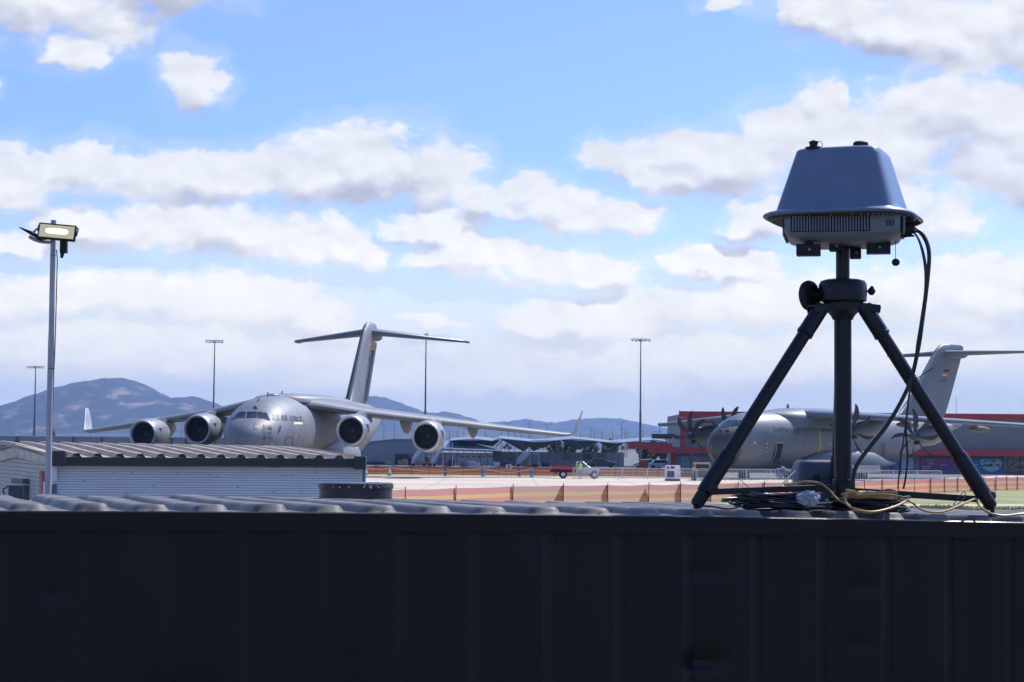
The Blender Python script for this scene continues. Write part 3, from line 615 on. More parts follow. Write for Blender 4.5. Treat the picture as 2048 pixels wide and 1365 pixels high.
# ------------------------------------------------------------------ cones with a rope
M_cb = mat('cone_blue', (.03, .20, .50), .45); M_cp = mat('cone_cyan', (.10, .42, .60), .45)
ctop = []
Yk = 187.5
for i, (px, kind) in enumerate(((735, 'w'), (782, 'w'), (969, 'b'), (1066, 'b'))):
    o = empty('traffic_cone', (GX(px, Yk), Yk, .008), 0, ['white topped cone half hidden at the cabin corner', 'blue traffic cone with a white middle holding the left end of the rope', 'tall blue traffic cone in the middle of the rope', 'blue traffic cone beside the flatbed truck at the right rope end'][i], 'traffic cone', 'traffic cones carrying the white rope')
    mb = MB(); mb.box((0, 0, .03), (.46, .46, .06)); mb.build('base', M_cp, o, bevel=.01)
    prof = [(.19, .05), (.15, .27)], [(.15, .27), (.075, .72)], [(.075, .72), (.045, .92), (.03, .93)]
    for k, pf in enumerate(prof):
        mb = MB(); mb.lathe(pf, (0, 0, 0), n=18, caps=(False, k == 2)); mb.build('cone_band', (M_white if (kind == 'w' and k == 1) else M_cp if k != 1 else M_cb), o)
    ctop.append(Vector((GX(px, Yk), Yk, .90)))
for i, px in enumerate((893, 1041)):
    Yq = 191; o = empty('bollard', (GX(px, Yq), Yq, .012), 0, ['dark blue post bollard left of the tall blue cone', 'dark blue post bollard beside the rightmost cone'][i], 'bollard', 'blue post bollards')
    mb = MB(); mb.lathe([(.11, 0), (.11, .04), (.085, .05), (.075, .85), (.05, .88)], (0, 0, 0), n=14); mb.build('tube', mat('bollard_blue', (.02, .09, .32), .5), o)
    mb = MB(); mb.lathe([(.15, 0), (.14, .08), (.09, .10)], (0, 0, 0), n=14); mb.build('foot', mat('bollard_blue', (.02, .09, .32), .5), o)
mb = MB(); pts = []
for a, b, sg in zip(ctop, ctop[1:], (.30, .42, .45)):
    for k in range(16): t = k / 16; p = a.lerp(b, t); p.z -= sg * 4 * t * (1 - t); pts.append(p)
pts.append(ctop[-1]); mb.tube(pts, .022, 6); tag(mb.build('rope', M_white), 'white rope sagging between the cones', 'rope')
o = empty('notice_board', (GX(1020, 192), 192, 0), 0, 'small white notice with dark mark hung on the far orange fence', 'sign')
mb = MB(); mb.box((0, 0, .95), (.62, .03, .50)); mb.build('panel', mat('notice_grey', (.45, .45, .48), .6), o, smooth=False)
mb = MB(); mb.box((0, -.03, .98), (.16, .02, .28)); mb.box((0, -.03, .78), (.3, .02, .05)); mb.build('marking', M_red if 'red_paint' in MATS else mat('red_paint', (0.42, 0.035, 0.04), 0.45, 0, 0.1, 0.8), o, smooth=False)
mb = MB(); mb.cyl((-.25, 0, 0), (-.25, 0, .8), .02, n=6); mb.cyl((.25, 0, 0), (.25, 0, .8), .02, n=6); mb.build('stake', M_steel, o)
# ------------------------------------------------------------------ crowd control barriers
M_bar = mat('barrier_galvanised', (.62, .62, .60), .5, 0, .1, 3)
def barrier_proto():
    t = empty('crowd_barrier'); mb = MB()
    mb.tube(bez([(-1.1, 0, .12), (-1.12, 0, .6), (-1.10, 0, 1.02), (-1.0, 0, 1.1), (0, 0, 1.1), (1.0, 0, 1.1), (1.10, 0, 1.02), (1.12, 0, .6), (1.1, 0, .12)], 3), .03, 6); mb.cyl((-1.1, 0, .2), (1.1, 0, .2), .018, n=6); mb.build('frame', M_bar, t)
    mb = MB(); [mb.cyl((-1.0 + .154 * k, 0, .2), (-1.0 + .154 * k, 0, 1.1), .017, n=5) for k in range(14)]; mb.build('vertical_bars', M_bar, t)
    for x in (-.8, .8): mb = MB(); mb.tube([(x, -.3, .02), (x, 0, .16), (x, .3, .02)], .018, 6); mb.build('foot', M_bar, t)
    return t
bp = barrier_proto(); names = []
bars = []
x = GX(1148, 172)
k = 0
while x < GX(1850, 176):
    bars.append((x + 1.12, 172 + (k % 3) * .12 + (x - 5) * .07)); x += 2.27; k += 1
land = [(1171, 'in front of the ute cab'), (1230, 'right of the ute bonnet'), (1290, 'below the tallest mast'), (1350, 'in front of the white generator'), (1410, 'before the yellow tug'), (1480, 'between the left tripod leg and the crew stair'), (1560, 'under the Luftwaffe lettering'), (1660, 'behind the equipment case'), (1760, 'in front of the gear sponson'), (1840, 'at the far right end of the row')]
for i, (x, y) in enumerate(bars):
    o = bp if i == 0 else copy_tree(bp); o.location = (x, y, .008); o.rotation_euler.z = random.uniform(-.04, .04); px = 1024 + F * x / y
    l = min(land, key=lambda q_: abs(q_[0] - px)); tag(o, 'galvanised crowd barrier %s, one of the row' % l[1], 'crowd barrier', 'crowd barriers ' + l[1])
# ------------------------------------------------------------------ flatbed ute and person
Yu = 180
o = empty('flatbed_ute', (GX(1158, Yu), Yu, .012), 0, 'white flatbed ute with red tray parked behind the crowd barriers', 'pickup truck')
s_ = Yu / F
def U(px, dy=0, z=0): return Vector((GX(px, Yu) - o.location.x, dy, z))
M_ute = mat('ute_paint', (.36, .40, .46), .25, 0, .04, 3, coat=.4)
cab = [(1153.5, .50), (1153.5, 1.35), (1156, 1.62), (1163, 1.66), (1169, 1.62), (1180, 1.12), (1194, 1.02), (1199, .92), (1200, .5)]
mb = MB(); mb.prism([U(a, -.88, z) for a, z in cab], (0, 1.76, 0)); cb_ = mb.build('cab', M_ute, o, bevel=.05, smooth=True)
mb = MB(); mb.prism([U(a, -.895, z) for a, z in ((1156, 1.08), (1157, 1.52), (1166.5, 1.52), (1174, 1.10))], (0, 1.79, 0)); mb.build('side_window', M_glass, cb_, smooth=False)
mb = MB(); mb.prism([U(1169.6, -.75, 1.60), U(1180.4, -.75, 1.14), U(1180.4, .75, 1.14), U(1169.6, .75, 1.60)], (.03, 0, .03)); mb.build('windscreen', M_glass, cb_, smooth=False)
mb = MB(); a, b = U(1105), U(1152); mb.box(((a.x + b.x) / 2, 0, .98), (b.x - a.x, 1.9, .12)); mb.box(((a.x + b.x) / 2, -.94, 1.08), (b.x - a.x, .04, .16)); mb.box(((a.x + b.x) / 2, .94, 1.08), (b.x - a.x, .04, .16)); mb.box((a.x, 0, 1.08), (.04, 1.9, .16)); mb.build('tray', M_red if 'red_paint' in MATS else mat('red_paint', (.42, .035, .04), .45), o, smooth=False)
mb = MB(); mb.box((U(1140).x, 0, .72), (3.6, .9, .22)); mb.box((U(1116).x, 0, .80), (.6, 1.7, .18)); mb.box((U(1114).x, 0, .55), (.1, 1.5, .35)); mb.build('chassis', mat('chassis_black', (.02, .02, .022), .7), o, smooth=False)
for px in (1128, 1190):
    for dy in (-.78, .78):
        mb = MB(); mb.lathe([(.2, -.12), (.36, -.12), (.38, -.06), (.38, .06), (.36, .12), (.2, .12)], (U(px).x, dy, .38), (0, 1, 0), n=20); wh = mb.build('wheel', M_tyre_(), o)
        mb = MB(); mb.lathe([(.02, -.128), (.2, -.125), (.2, .125), (.02, .128)], (U(px).x, dy, .38), (0, 1, 0), n=16); mb.build('rim', M_bar, wh)
mb = MB(); mb.box((U(1199.5).x, -.6, .82), (.06, .3, .16)); mb.build('headlight', M_white, o, bevel=.01)
mb = MB(); mb.box((U(1200).x, 0, .55), (.12, 1.75, .2)); mb.build('bumper', mat('chassis_black', (.02, .02, .022), .7), o, bevel=.02)
def person(px, Y, H_, rz, top, bot, skin, label, arms=((.28, .05, .95), (-.26, .0, .92)), hat=None):
    o = empty('person', (GX(px, Y), Y, .01), rz, label, 'person'); k = H_ / 1.75
    def skinmesh(nm, chains, m, par):
        mb = MB()
        for pts, rs in chains: mb.tube(bez([Vector(p) * k for p in pts], 4), [r * k for r in sum([[a + (b - a) * j / 4 for j in range(4)] for a, b in zip(rs, rs[1:])], []) + [rs[-1]]], 10, sq=1.0)
        return mb.build(nm, m, par, ang=180)
    L = [([(0, 0, .92), (0, 0, 1.1), (0, .01, 1.3), (0, 0, 1.42), (0, -.01, 1.5), (0, -.01, 1.56)], [.15, .15, .18, .13, .06, .055])]
    for sd, (ax_, ay_, az_) in zip((1, -1), arms): L.append(([(sd * .16, 0, 1.42), (sd * .24, .02, 1.2), (ax_ * 1.0, ay_ - .02, 1.02), (ax_, ay_ - .1, az_ - .1)], [.06, .05, .04, .035]))
    for sd in (1, -1): L.append(([(sd * .09, 0, .95), (sd * .10, -.01, .5), (sd * .10, .02, .12), (sd * .10, 0, .05), (sd * .10, -.12, .03)], [.09, .065, .045, .04, .03]))
    mb = MB(); bd = skinmesh('body', L, bot, o)
    skinmesh('vest', [([(0, 0, .90), (0, 0, 1.1), (0, .01, 1.3), (0, 0, 1.44)], [.165, .165, .195, .145])], top, o)
    mb = MB(); mb.ball((0, -.02, 1.65 * k), (.078 * k, .095 * k, .115 * k), 14, 10); mb.ball((0, -.115 * k, 1.635 * k), (.015, .02, .02), 8, 6); mb.build('head', skin, o)
    mb = MB(); mb.ball((0, 0.0, 1.69 * k), (.085 * k, .10 * k, .09 * k), 14, 10); mb.build('cap' if hat else 'hair', hat or mat('hair_dark', (.03, .02, .015), .8), o)
    return o
M_skin = mat('skin', (.42, .26, .19), .6)
person(1162, 177, 1.72, R(200), mat('hivis_green', (.35, .75, .06), .6), mat('light_trousers', (.25, .27, .30), .8), M_skin, 'person in a bright green safety vest standing by the ute cab')
person(822, 283, 1.75, R(10), mat('dark_shirt', (.03, .03, .04), .8), mat('work_trousers', (.04, .05, .09), .8), M_skin, 'person in dark clothes standing left of the boarding stairs')
person(856, 281, 1.70, R(170), mat('dark_shirt', (.03, .03, .04), .8), mat('work_trousers', (.04, .05, .09), .8), M_skin, 'person in dark clothes standing beside the pinkish service cart')
# ------------------------------------------------------------------ generator, tug, cars behind
Yg = 171.0; a = pw(1334, 956, Yg); w1 = (1353.5 - 1334) / F * Yg; w2 = (1362 - 1353.5) / F * Yg; hg = 32 / F * Yg
o = empty('generator', (GX(1344, Yg), Yg, .008), 0, 'white box generator with dark vents standing at the crowd barriers', 'generator')
mb = MB(); mb.box((.17, .6, .16 + hg / 2 - .1), (w1 + w2, 1.2, hg - .2)); mb.build('housing', M_white, o, bevel=.02)
mb = MB(); mb.box((.17, .6, .08), (w1 + w2 + .05, 1.25, .14)); mb.build('skid', M_acd, o, smooth=False)
for (x, z, ww, hh_) in ((-.02 - .22, 1.18, .22, .18), (.16, 1.22, .34, .22), (0, .62, .66, .55)):
    mb = MB(); mb.box((x - .05, -.012, z), (ww, .03, hh_)); mb.build('vent_panel', mat('vent_grey', (.12, .12, .11), .6, 0, .7, 6), o, smooth=False)
for z in (.5, .95): mb = MB(); mb.box((.17 + .52, -.012, z), (.10, .02, .07)); mb.build('latch', M_acd, o, smooth=False)
Yt = 174.0
o = empty('aircraft_tug', (GX(1406, Yt), Yt, .008), 0, 'yellow tow tractor with dark windows behind the barriers left of the tripod leg', 'tow tractor')
M_tug = mat('tug_yellow', (.62, .33, .07), .4, 0, .06, 3)
mb = MB(); mb.box((0, .95, .62), (1.6, 3.0, .62)); mb.build('body', mat('tug_dark', (.04, .042, .048), .6), o, bevel=.05)
mb = MB()
for x in (-.70, .70):
    mb.beam((x, -.40, .9), (x * .93, -.22, 1.52), .10, .08); mb.box((x * .98, .55, 1.10), (.05, 1.35, .36)); mb.beam((x, 1.2, .9), (x * .95, 1.2, 1.5), .12, .12)
mb.box((0, .45, 1.58), (1.48, 1.55, .14)); mb.box((0, -.44, .94), (1.5, .10, .10)); cbn = mb.build('cab_frame', M_tug, o, bevel=.02)
mb = MB(); mb.hexa([(-.66, -.36, .9), (.66, -.36, .9), (.68, 1.1, .9), (-.68, 1.1, .9), (-.62, -.2, 1.52), (.62, -.2, 1.52), (.62, 1.1, 1.52), (-.62, 1.1, 1.52)]); mb.build('windows', M_glass, cbn, smooth=False)
for x in (-.7, .7):
    for y in (-.2, 1.9): mb = MB(); mb.lathe([(.1, -.1), (.34, -.1), (.34, .1), (.1, .1)], (x, y, .34), (1, 0, 0), n=16); mb.build('wheel', M_tyre_(), o)
mb = MB(); mb.cyl((.4, .4, 1.57), (.4, .4, 1.72), .06, n=10); mb.build('beacon', mat('beacon_amber', (.7, .3, .05), .3), o)
def car(px, Y, m, label, L=4.4):
    o = empty('parked_car', (GX(px, Y), Y, .01), 0, label, 'car', 'cars parked under the red canopy'); h = L / 2
    pf = [(-h, .35), (-h, .8), (-h + .5, .95), (-h + 1.0, 1.38), (-h + 2.5, 1.42), (-h + 3.2, .98), (h - .1, .82), (h, .35)]
    mb = MB(); mb.prism([(x, -.85, z) for x, z in pf], (0, 1.7, 0)); b = mb.build('body', m, o, bevel=.05)
    mb = MB(); mb.prism([(x, -.865, z) for x, z in ((-h + .75, .98), (-h + 1.1, 1.32), (-h + 2.45, 1.34), (-h + 3.0, .98))], (0, 1.73, 0)); mb.build('window', M_glass, b, smooth=False)
    for x in (-h + .8, h - .85): mb = MB(); mb.lathe([(.08, -.9), (.32, -.9), (.32, .9), (.08, .9)], (x, 0, .32), (0, 1, 0), n=16); mb.build('wheel', M_tyre_(), o)
car(1300, 270, mat('car_silver', (.45, .48, .5), .25), 'silver car parked under the red canopy left of the other')
car(1327, 266, mat('car_white', (.6, .62, .64), .25), 'white car parked beside the red canopy column')
car(1205, 288, mat('car_dark', (.04, .05, .07), .25), 'dark car parked before the terminal left of the tallest mast')
o = empty('skip_bin', (GX(1289, 262), 262, 0), 0, 'small orange box at the foot of the tallest mast', 'bin'); mb = MB(); mb.hexa([(-.55, -.4, .1), (.55, -.4, .1), (.55, .4, .1), (-.55, .4, .1), (-.65, -.5, 1.3), (.65, -.5, 1.3), (.65, .5, 1.3), (-.65, .5, 1.3)]); mb.build('box', mat('bin_orange', (.45, .12, .06), .6), o, smooth=False)
mb = MB(); mb.box((0, 0, 1.33), (1.35, 1.05, .06)); mb.build('lid', mat('bin_orange', (.45, .12, .06), .6), o, smooth=False)
# clutter before the terminal wall: boxed goods
rr = random.Random(12)
cols = [('crate_blue', (.10, .20, .42)), ('crate_white', (.5, .52, .55)), ('crate_red', (.30, .07, .07)), ('crate_tan', (.28, .20, .13)), ('crate_dark', (.03, .035, .05))]
spots = [(928, 3), (936, 0), (946, 1), (953, 2), (957, 1), (989, 0), (996, 1), (1002, 4), (1012, 4), (1055, 3), (1062, 2), (1071, 4), (1078, 3), (1090, 4), (1096, 4), (905, 4), (897, 2)]
land2 = {928: 'left end of the pale building', 936: 'under the small windows of the pale building', 946: 'below the middle windows', 953: 'below the middle windows', 957: 'below the right windows', 989: 'where pale building meets terminal', 996: 'below the first terminal window', 1002: 'below the first terminal window', 1012: 'between the terminal windows', 1055: 'under the leaning stairs', 1062: 'under the leaning stairs', 1071: 'right of the leaning stairs', 1078: 'right of the leaning stairs', 1090: 'left of the truck tray', 1096: 'left of the truck tray', 905: 'right of the boarding stairs', 897: 'right of the boarding stairs'}
for px, c in spots:
    Y = 292 + rr.uniform(-2, 2); nm, cc = cols[c]; w_, h_ = rr.uniform(.5, 1.1), rr.uniform(.4, .9)
    mb = MB(); mb.box((0, 0, h_ / 2), (w_, .7, h_)); mb.box((0, 0, h_ + .03), (w_ + .06, .76, .06)); mb.box((0, -.36, h_ * .5), (w_, .04, .08))
    ob = mb.build('goods_crate', mat(nm, cc, .7), bevel=.01); ob.location = (GX(px, Y), Y, .01); tag(ob, '%s crate on the apron %s' % (nm.split('_')[1], land2[px]), 'crate', 'crates along the terminal apron')
# ------------------------------------------------------------------ cabin with ribbed roof, left foreground
TB_ = R(17.0); Zc0 = 18.0
cab0 = pw(104, 999, Zc0)
cabn = empty('site_cabin', (cab0.x, Zc0, 0), 0, 'white clad site cabin with ribbed metal roof and dark gutter, left middle ground', 'cabin')
kx = .155    # how far the front wall recedes per metre
def cz(px): # depth of the front wall under photo column px
    u = (px - 1024) / F; X0 = cab0.x - kx * 0; # line through corner with slope kx
    # X = u*Z ; Z = Zc0 + kx*(X - cab0.x)
    return (Zc0 - kx * cab0.x) / (1 - kx * u)
def fp(px, py, off=0.0):
    p = pw(px, py, cz(px) - off); return Vector((p.x - cabn.location.x, p.y - Zc0, p.z))
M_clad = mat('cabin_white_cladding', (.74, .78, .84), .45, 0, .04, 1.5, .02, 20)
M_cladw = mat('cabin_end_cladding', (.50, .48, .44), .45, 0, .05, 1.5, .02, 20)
M_gut = mat('dark_grey_gutter', (.035, .038, .045), .4, 0, .1, 4)
M_rfm = mat('weathered_roof_metal', (.44, .375, .30), .8, 0, .12, 3, .05, 20, spec=.12)
nrm = Vector((kx, -1, 0)).normalized()
# front wall: ribs as horizontal boards
mb = MB(); nb = 52
A0, B0 = fp(106, 931), fp(725, 936); A0b, B0b = Vector((A0.x, A0.y, .3)), Vector((B0.x, B0.y, .3))
rowsz = []
z = .3
while z < A0.z - .001:
    rowsz.append(z); z += .0247
rowsz.append(A0.z)
prof_ = []
for a, b in zip(rowsz, rowsz[1:]): prof_ += [(a + .005, -.009), (a + .006, .004), (b - .001, .004), (b, -.009)]
for k, (z, off) in enumerate(prof_):
    t = (z - .3) / (A0.z - .3); zb_ = .3 + (B0.z - .3) * t
    mb.v += [Vector((A0.x, A0.y, z)) + nrm * off, Vector((B0.x, B0.y, zb_)) + nrm * off]
for k in range(len(prof_) - 1): mb.f.append((2 * k, 2 * k + 1, 2 * k + 3, 2 * k + 2))
wl_ = mb.build('front_wall', M_clad, cabn, smooth=False)
mb = MB()
for k in range(nb + 45):
    z = .3 + .0247 * k
    if z > A0.z - .01: break
    t = (z - .3) / (A0.z - .3); zb_ = .3 + (B0.z - .3) * t; mb.beam(Vector((A0.x, A0.y, z + .0025)) + nrm * .004, Vector((B0.x, B0.y, zb_ + .0025)) + nrm * .004, .003, .0042)
mb.build('cladding_lines', mat('clad_shadow_gap', (.36, .38, .42), .7), wl_, smooth=False)
rr = random.Random(4); mb = MB()
for k in range(16):
    px, py = rr.uniform(130, 700), rr.uniform(940, 992); p = fp(px, py, .006); mb.lathe([(.006, 0), (.006, .004)], p, nrm, n=8)
mb.build('wall_screws', M_gut, wl_)
mb = MB(); p = fp(726, 960); mb.box((fp(727, 960).x, fp(727, 960).y + .02, 1.4), (.038, .05, 2.5)); mb.build('corner_post', mat('blue_grey_post', (.16, .19, .24), .5), cabn, smooth=False)
mb = MB(); p = fp(109, 960, .01); mb.box((p.x, p.y, 1.35), (.045, .03, 2.2)); mb.build('corner_post', mat('blue_grey_post', (.16, .19, .24), .5), cabn, smooth=False)
mb = MB(); p = fp(108.5, 948, .03); mb.box((p.x, p.y, p.z), (.055, .03, .145)); mb.build('bracket_plate', M_clad, cabn, bevel=.003)
# gutter fascia and end boxes
mb = MB(); a, b = fp(130, 923, .06), fp(712, 926, .06); mb.beam(a, b, .06, .080); mb.build('gutter', M_gut, cabn, smooth=False)
mb = MB(); a = fp(117.5, 917, .09); mb.box((a.x - .005, a.y, a.z), (.150, .09, .138)); mb.build('gutter_box', M_gut, cabn, bevel=.004)
mb = MB(); a = fp(720.5, 926.3, .09); mb.box((a.x, a.y, a.z), (.115, .09, .128)); mb.build('gutter_box', M_gut, cabn, bevel=.004)
# roof with trapezoidal ribs from gutter to ridge
peak = [198, 242, 283.5, 324, 366, 404, 444, 484, 523, 562, 601, 640, 679.5]
e0, e1 = fp(130, 915.5, .05), fp(712, 919.5, .05)
rd0, rd1 = pw(22, 889.5, 21.6), pw(560, 899.0, 22.4)
O_ = Vector((cabn.location.x, Zc0, 0)); rd0 -= O_; rd1 -= O_
mb = MB(); cols = []
pk = [198 - 42 * 2.05, 198 - 42] + peak + [679.5 + 39]
def ex_t(px): p = fp(px, 917); return (p.x - e0.x) / (e1.x - e0.x)
for px in pk:
    for dp, h in ((-11, 0), (-4.0, .042), (4.0, .042), (11, 0), (20.5, .0022)):
        cols.append((ex_t(px + dp), h))
cols = [c for c in cols if -.09 <= c[0] <= 1.012]
NR = 10
for (t, h) in cols:
    for j in range(NR + 1):
        v = j / NR; a = e0.lerp(e1, t); b = rd0.lerp(rd1, t); p = a.lerp(b, v); p.z += h + .028 * math.sin(math.pi * v * .5 + .0) * 1.2 * (1 - v) * 2 * v ; mb.v.append(p)
for i in range(len(cols) - 1):
    for j in range(NR): mb.f.append((i * (NR + 1) + j, (i + 1) * (NR + 1) + j, (i + 1) * (NR + 1) + j + 1, i * (NR + 1) + j + 1))
rf = mb.build('roof', M_rfm, cabn, ang=30)
mb = MB(); bk = Vector((-.7, 3.2, -.35))
mb.hexa([rd0 + Vector((-.1, 0, -.02)), rd1 + Vector((.1, 0, -.02)), rd1 + bk, rd0 + bk, rd0 + Vector((-.1, 0, .004)), rd1 + Vector((.1, 0, .004)), rd1 + bk + Vector((0, 0, .02)), rd0 + bk + Vector((0, 0, .02))]); mb.build('rear_roof_slope', M_rfm, cabn, smooth=False)
mb = MB(); rr = random.Random(6)
for px in peak[::1]:
    for v in (.12, .5, .85):
        t = ex_t(px); a = e0.lerp(e1, t); b = rd0.lerp(rd1, t); p = a.lerp(b, v); mb.lathe([(.006, .024), (.006, .034)], p, n=6)
mb.build('roof_screws', M_gut, rf)
mb = MB(); a = e1.lerp(rd1, 0); mb.beam(e1 + Vector((.03, 0, .004)), rd1 + Vector((.06, 0, .0)), .05, .05); mb.build('verge_flashing', mat('flashing_grey', (.20, .21, .23), .5), cabn, smooth=False)
# gable end, receding to the left
def gp(px, py, Y): p = pw(px, py, Y); return Vector((p.x, p.y, p.z)) - O_
mb = MB(); G = [gp(100, 931, 18.05), gp(38, 917, 20.3), gp(-60, 938, 23.5)]
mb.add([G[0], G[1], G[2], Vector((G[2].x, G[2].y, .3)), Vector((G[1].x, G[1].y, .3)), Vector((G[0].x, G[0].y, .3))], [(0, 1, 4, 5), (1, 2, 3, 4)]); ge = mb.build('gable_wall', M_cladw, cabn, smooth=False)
mb = MB(); gn = Vector((-.72, -.69, 0))
for k in range(1, 60):
    z = .4 + k * .042
    for a, b in ((G[0], G[1]), (G[1], G[2])):
        ta = 0 if z < a.z else (z - a.z) / (b.z - a.z) if b.z > a.z else None; 
        if ta is None or ta >= 1: 
            if z > b.z and z > a.z: continue
            ta = 0
        p, q_ = Vector((a.x, a.y, z)).lerp(Vector((b.x, b.y, z)), max(0, ta)), Vector((b.x, b.y, z))
        if a.z > b.z and z > b.z: tb = (z - b.z) / (a.z - b.z); q_ = Vector((b.x, b.y, z)).lerp(Vector((a.x, a.y, z)), tb)
        mb.beam(p + gn * .003, q_ + gn * .003, .004, .005)
mb.build('cladding_lines', mat('clad_groove', (.24, .24, .25), .6), ge, smooth=False)
M_fl = mat('bright_flashing', (.46, .42, .34), .35, .5, .25, 5)
for (a, b) in (((101, 917, 17.98), (38, 900.5, 20.25)), ((38, 900.5, 20.25), (-60, 924, 23.4))):
    mb = MB(); mb.beam(gp(*a), gp(*b), .035, .105); mb.build('barge_board', M_fl, cabn, smooth=False)
    mb = MB(); mb.beam(gp(a[0], a[1] + 11, a[2] - .02), gp(b[0], b[1] + 12, b[2] - .02), .05, .02); mb.build('barge_trim', M_fl, cabn, smooth=False)
    mb = MB(); mb.beam(gp(a[0], a[1] - 10, a[2] - .02), gp(b[0], b[1] - 10, b[2] - .02), .09, .014); mb.build('ridge_flashing', M_rfm, cabn, smooth=False)
mb = MB(); mb.add([gp(104, 907, 18.0), gp(38, 891.5, 20.3), gp(56, 890.5, 21.0), rd0.lerp(rd1, .06), e0.lerp(e1, 0)], [(0, 1, 2, 3, 4)]); mb.build('roof_corner_sheet', M_rfm, cabn, smooth=False)
# white posts, red sign, air conditioner on the gable
mb = MB(); a = gp(91.5, 965, 17.9); mb.box((a.x, a.y, 1.35), (.04, .04, 2.25)); mb.build('downpipe', M_clad, cabn, smooth=False)
o = empty('red_sign', gp(83, 970, 18.4) + O_, R(-50), 'narrow orange red sign with white swirl on the gable beside the lamp pole', 'sign')
mb = MB(); mb.box((0, 0, 0), (.075, .012, .27)); mb.build('panel', mat('sign_orange_red', (.55, .13, .07), .5), o, smooth=False)
mb = MB(); mb.tube(bez([(-.015, -.009, -.12), (.02, -.009, -.07), (-.015, -.009, -.02), (.02, -.009, .03), (-.01, -.009, .08), (.015, -.009, .11)], 5), .0035, 6); mb.tube(bez([(.015, -.009, -.11), (-.01, -.009, -.05), (.015, -.009, .0), (.0, -.009, .05)], 5), .0025, 6); mb.build('swirl', M_white, o)
ac = gp(48, 985, 19.6) + O_
o = empty('air_conditioner', ac, R(-48), 'grey air conditioner unit with slatted grille on the cabin gable', 'air conditioner')
mb = MB(); mb.box((0, 0, -.03), (.34, .18, .20)); mb.build('casing', mat('ac_grey', (.16, .18, .20), .5), o, smooth=False)
mb = MB(); [mb.box((-.14 + .028 * k, -.095, -.03), (.010, .012, .19)) for k in range(11)]; mb.build('grille', mat('ac_slats', (.10, .12, .13), .5), o, smooth=False)
mb = MB(); mb.box((.05, -.04, .115), (.24, .14, .05)); mb.build('hood', mat('ac_grey', (.16, .18, .20), .5), o, smooth=False)
mb = MB(); mb.tube([(-.16, -.1, .06), (-.26, -.1, .03), (-.24, -.1, -.03), (-.2, -.1, -.06)], .008, 6); mb.build('pipe', M_gut_() if False else M_gut, o)
# small dark step frame seen over the cabin roof at left
o = empty('roof_ladder', (GX(26, 60), 60, 0), 0, 'small dark ladder frame showing above the cabin roof at far left', 'ladder')
mb = MB(); zt_ = pw(26, 881, 60).z
for x in (-.13, .13): mb.cyl((x, 0, 0), (x, 0, zt_), .02, n=6)
for k in range(12): mb.cyl((-.13, 0, zt_ - .14 - .2 * k), (.13, 0, zt_ - .14 - .2 * k), .014, n=6)
mb.build('frame', M_gut, o)
# cabin body behind (closes it off)
mb = MB(); c1 = A0b.copy(); mb.add([Vector((B0.x, B0.y, .3)), Vector((B0.x, B0.y, B0.z)), rd1 + Vector((.02, 0, -.1)), Vector((rd1.x, rd1.y, .3))], [(0, 1, 2, 3)]); mb.build('end_wall', M_clad, cabn, smooth=False)

# ------------------------------------------------------------------ haze over the plain
mb = MB(); mb.box((0, 4000, 162), (18200, 14200, 344)); hzo = mb.build('haze', None or M_gut, smooth=False); hzo.data.materials.clear()
hm = bpy.data.materials.new('haze_air'); hm.use_nodes = True; hn = hm.node_tree; hn.nodes.clear(); ho = hn.nodes.new('ShaderNodeOutputMaterial'); hv = hn.nodes.new('ShaderNodeVolumePrincipled')
hv.inputs['Color'].default_value = (.38, .60, 1.0, 1); hv.inputs['Density'].default_value = 1.0e-4; hv.inputs['Anisotropy'].default_value = 0.0
hn.links.new(hv.outputs[0], ho.inputs['Volume']); hzo.data.materials.append(hm); hzo['kind'] = 'stuff'
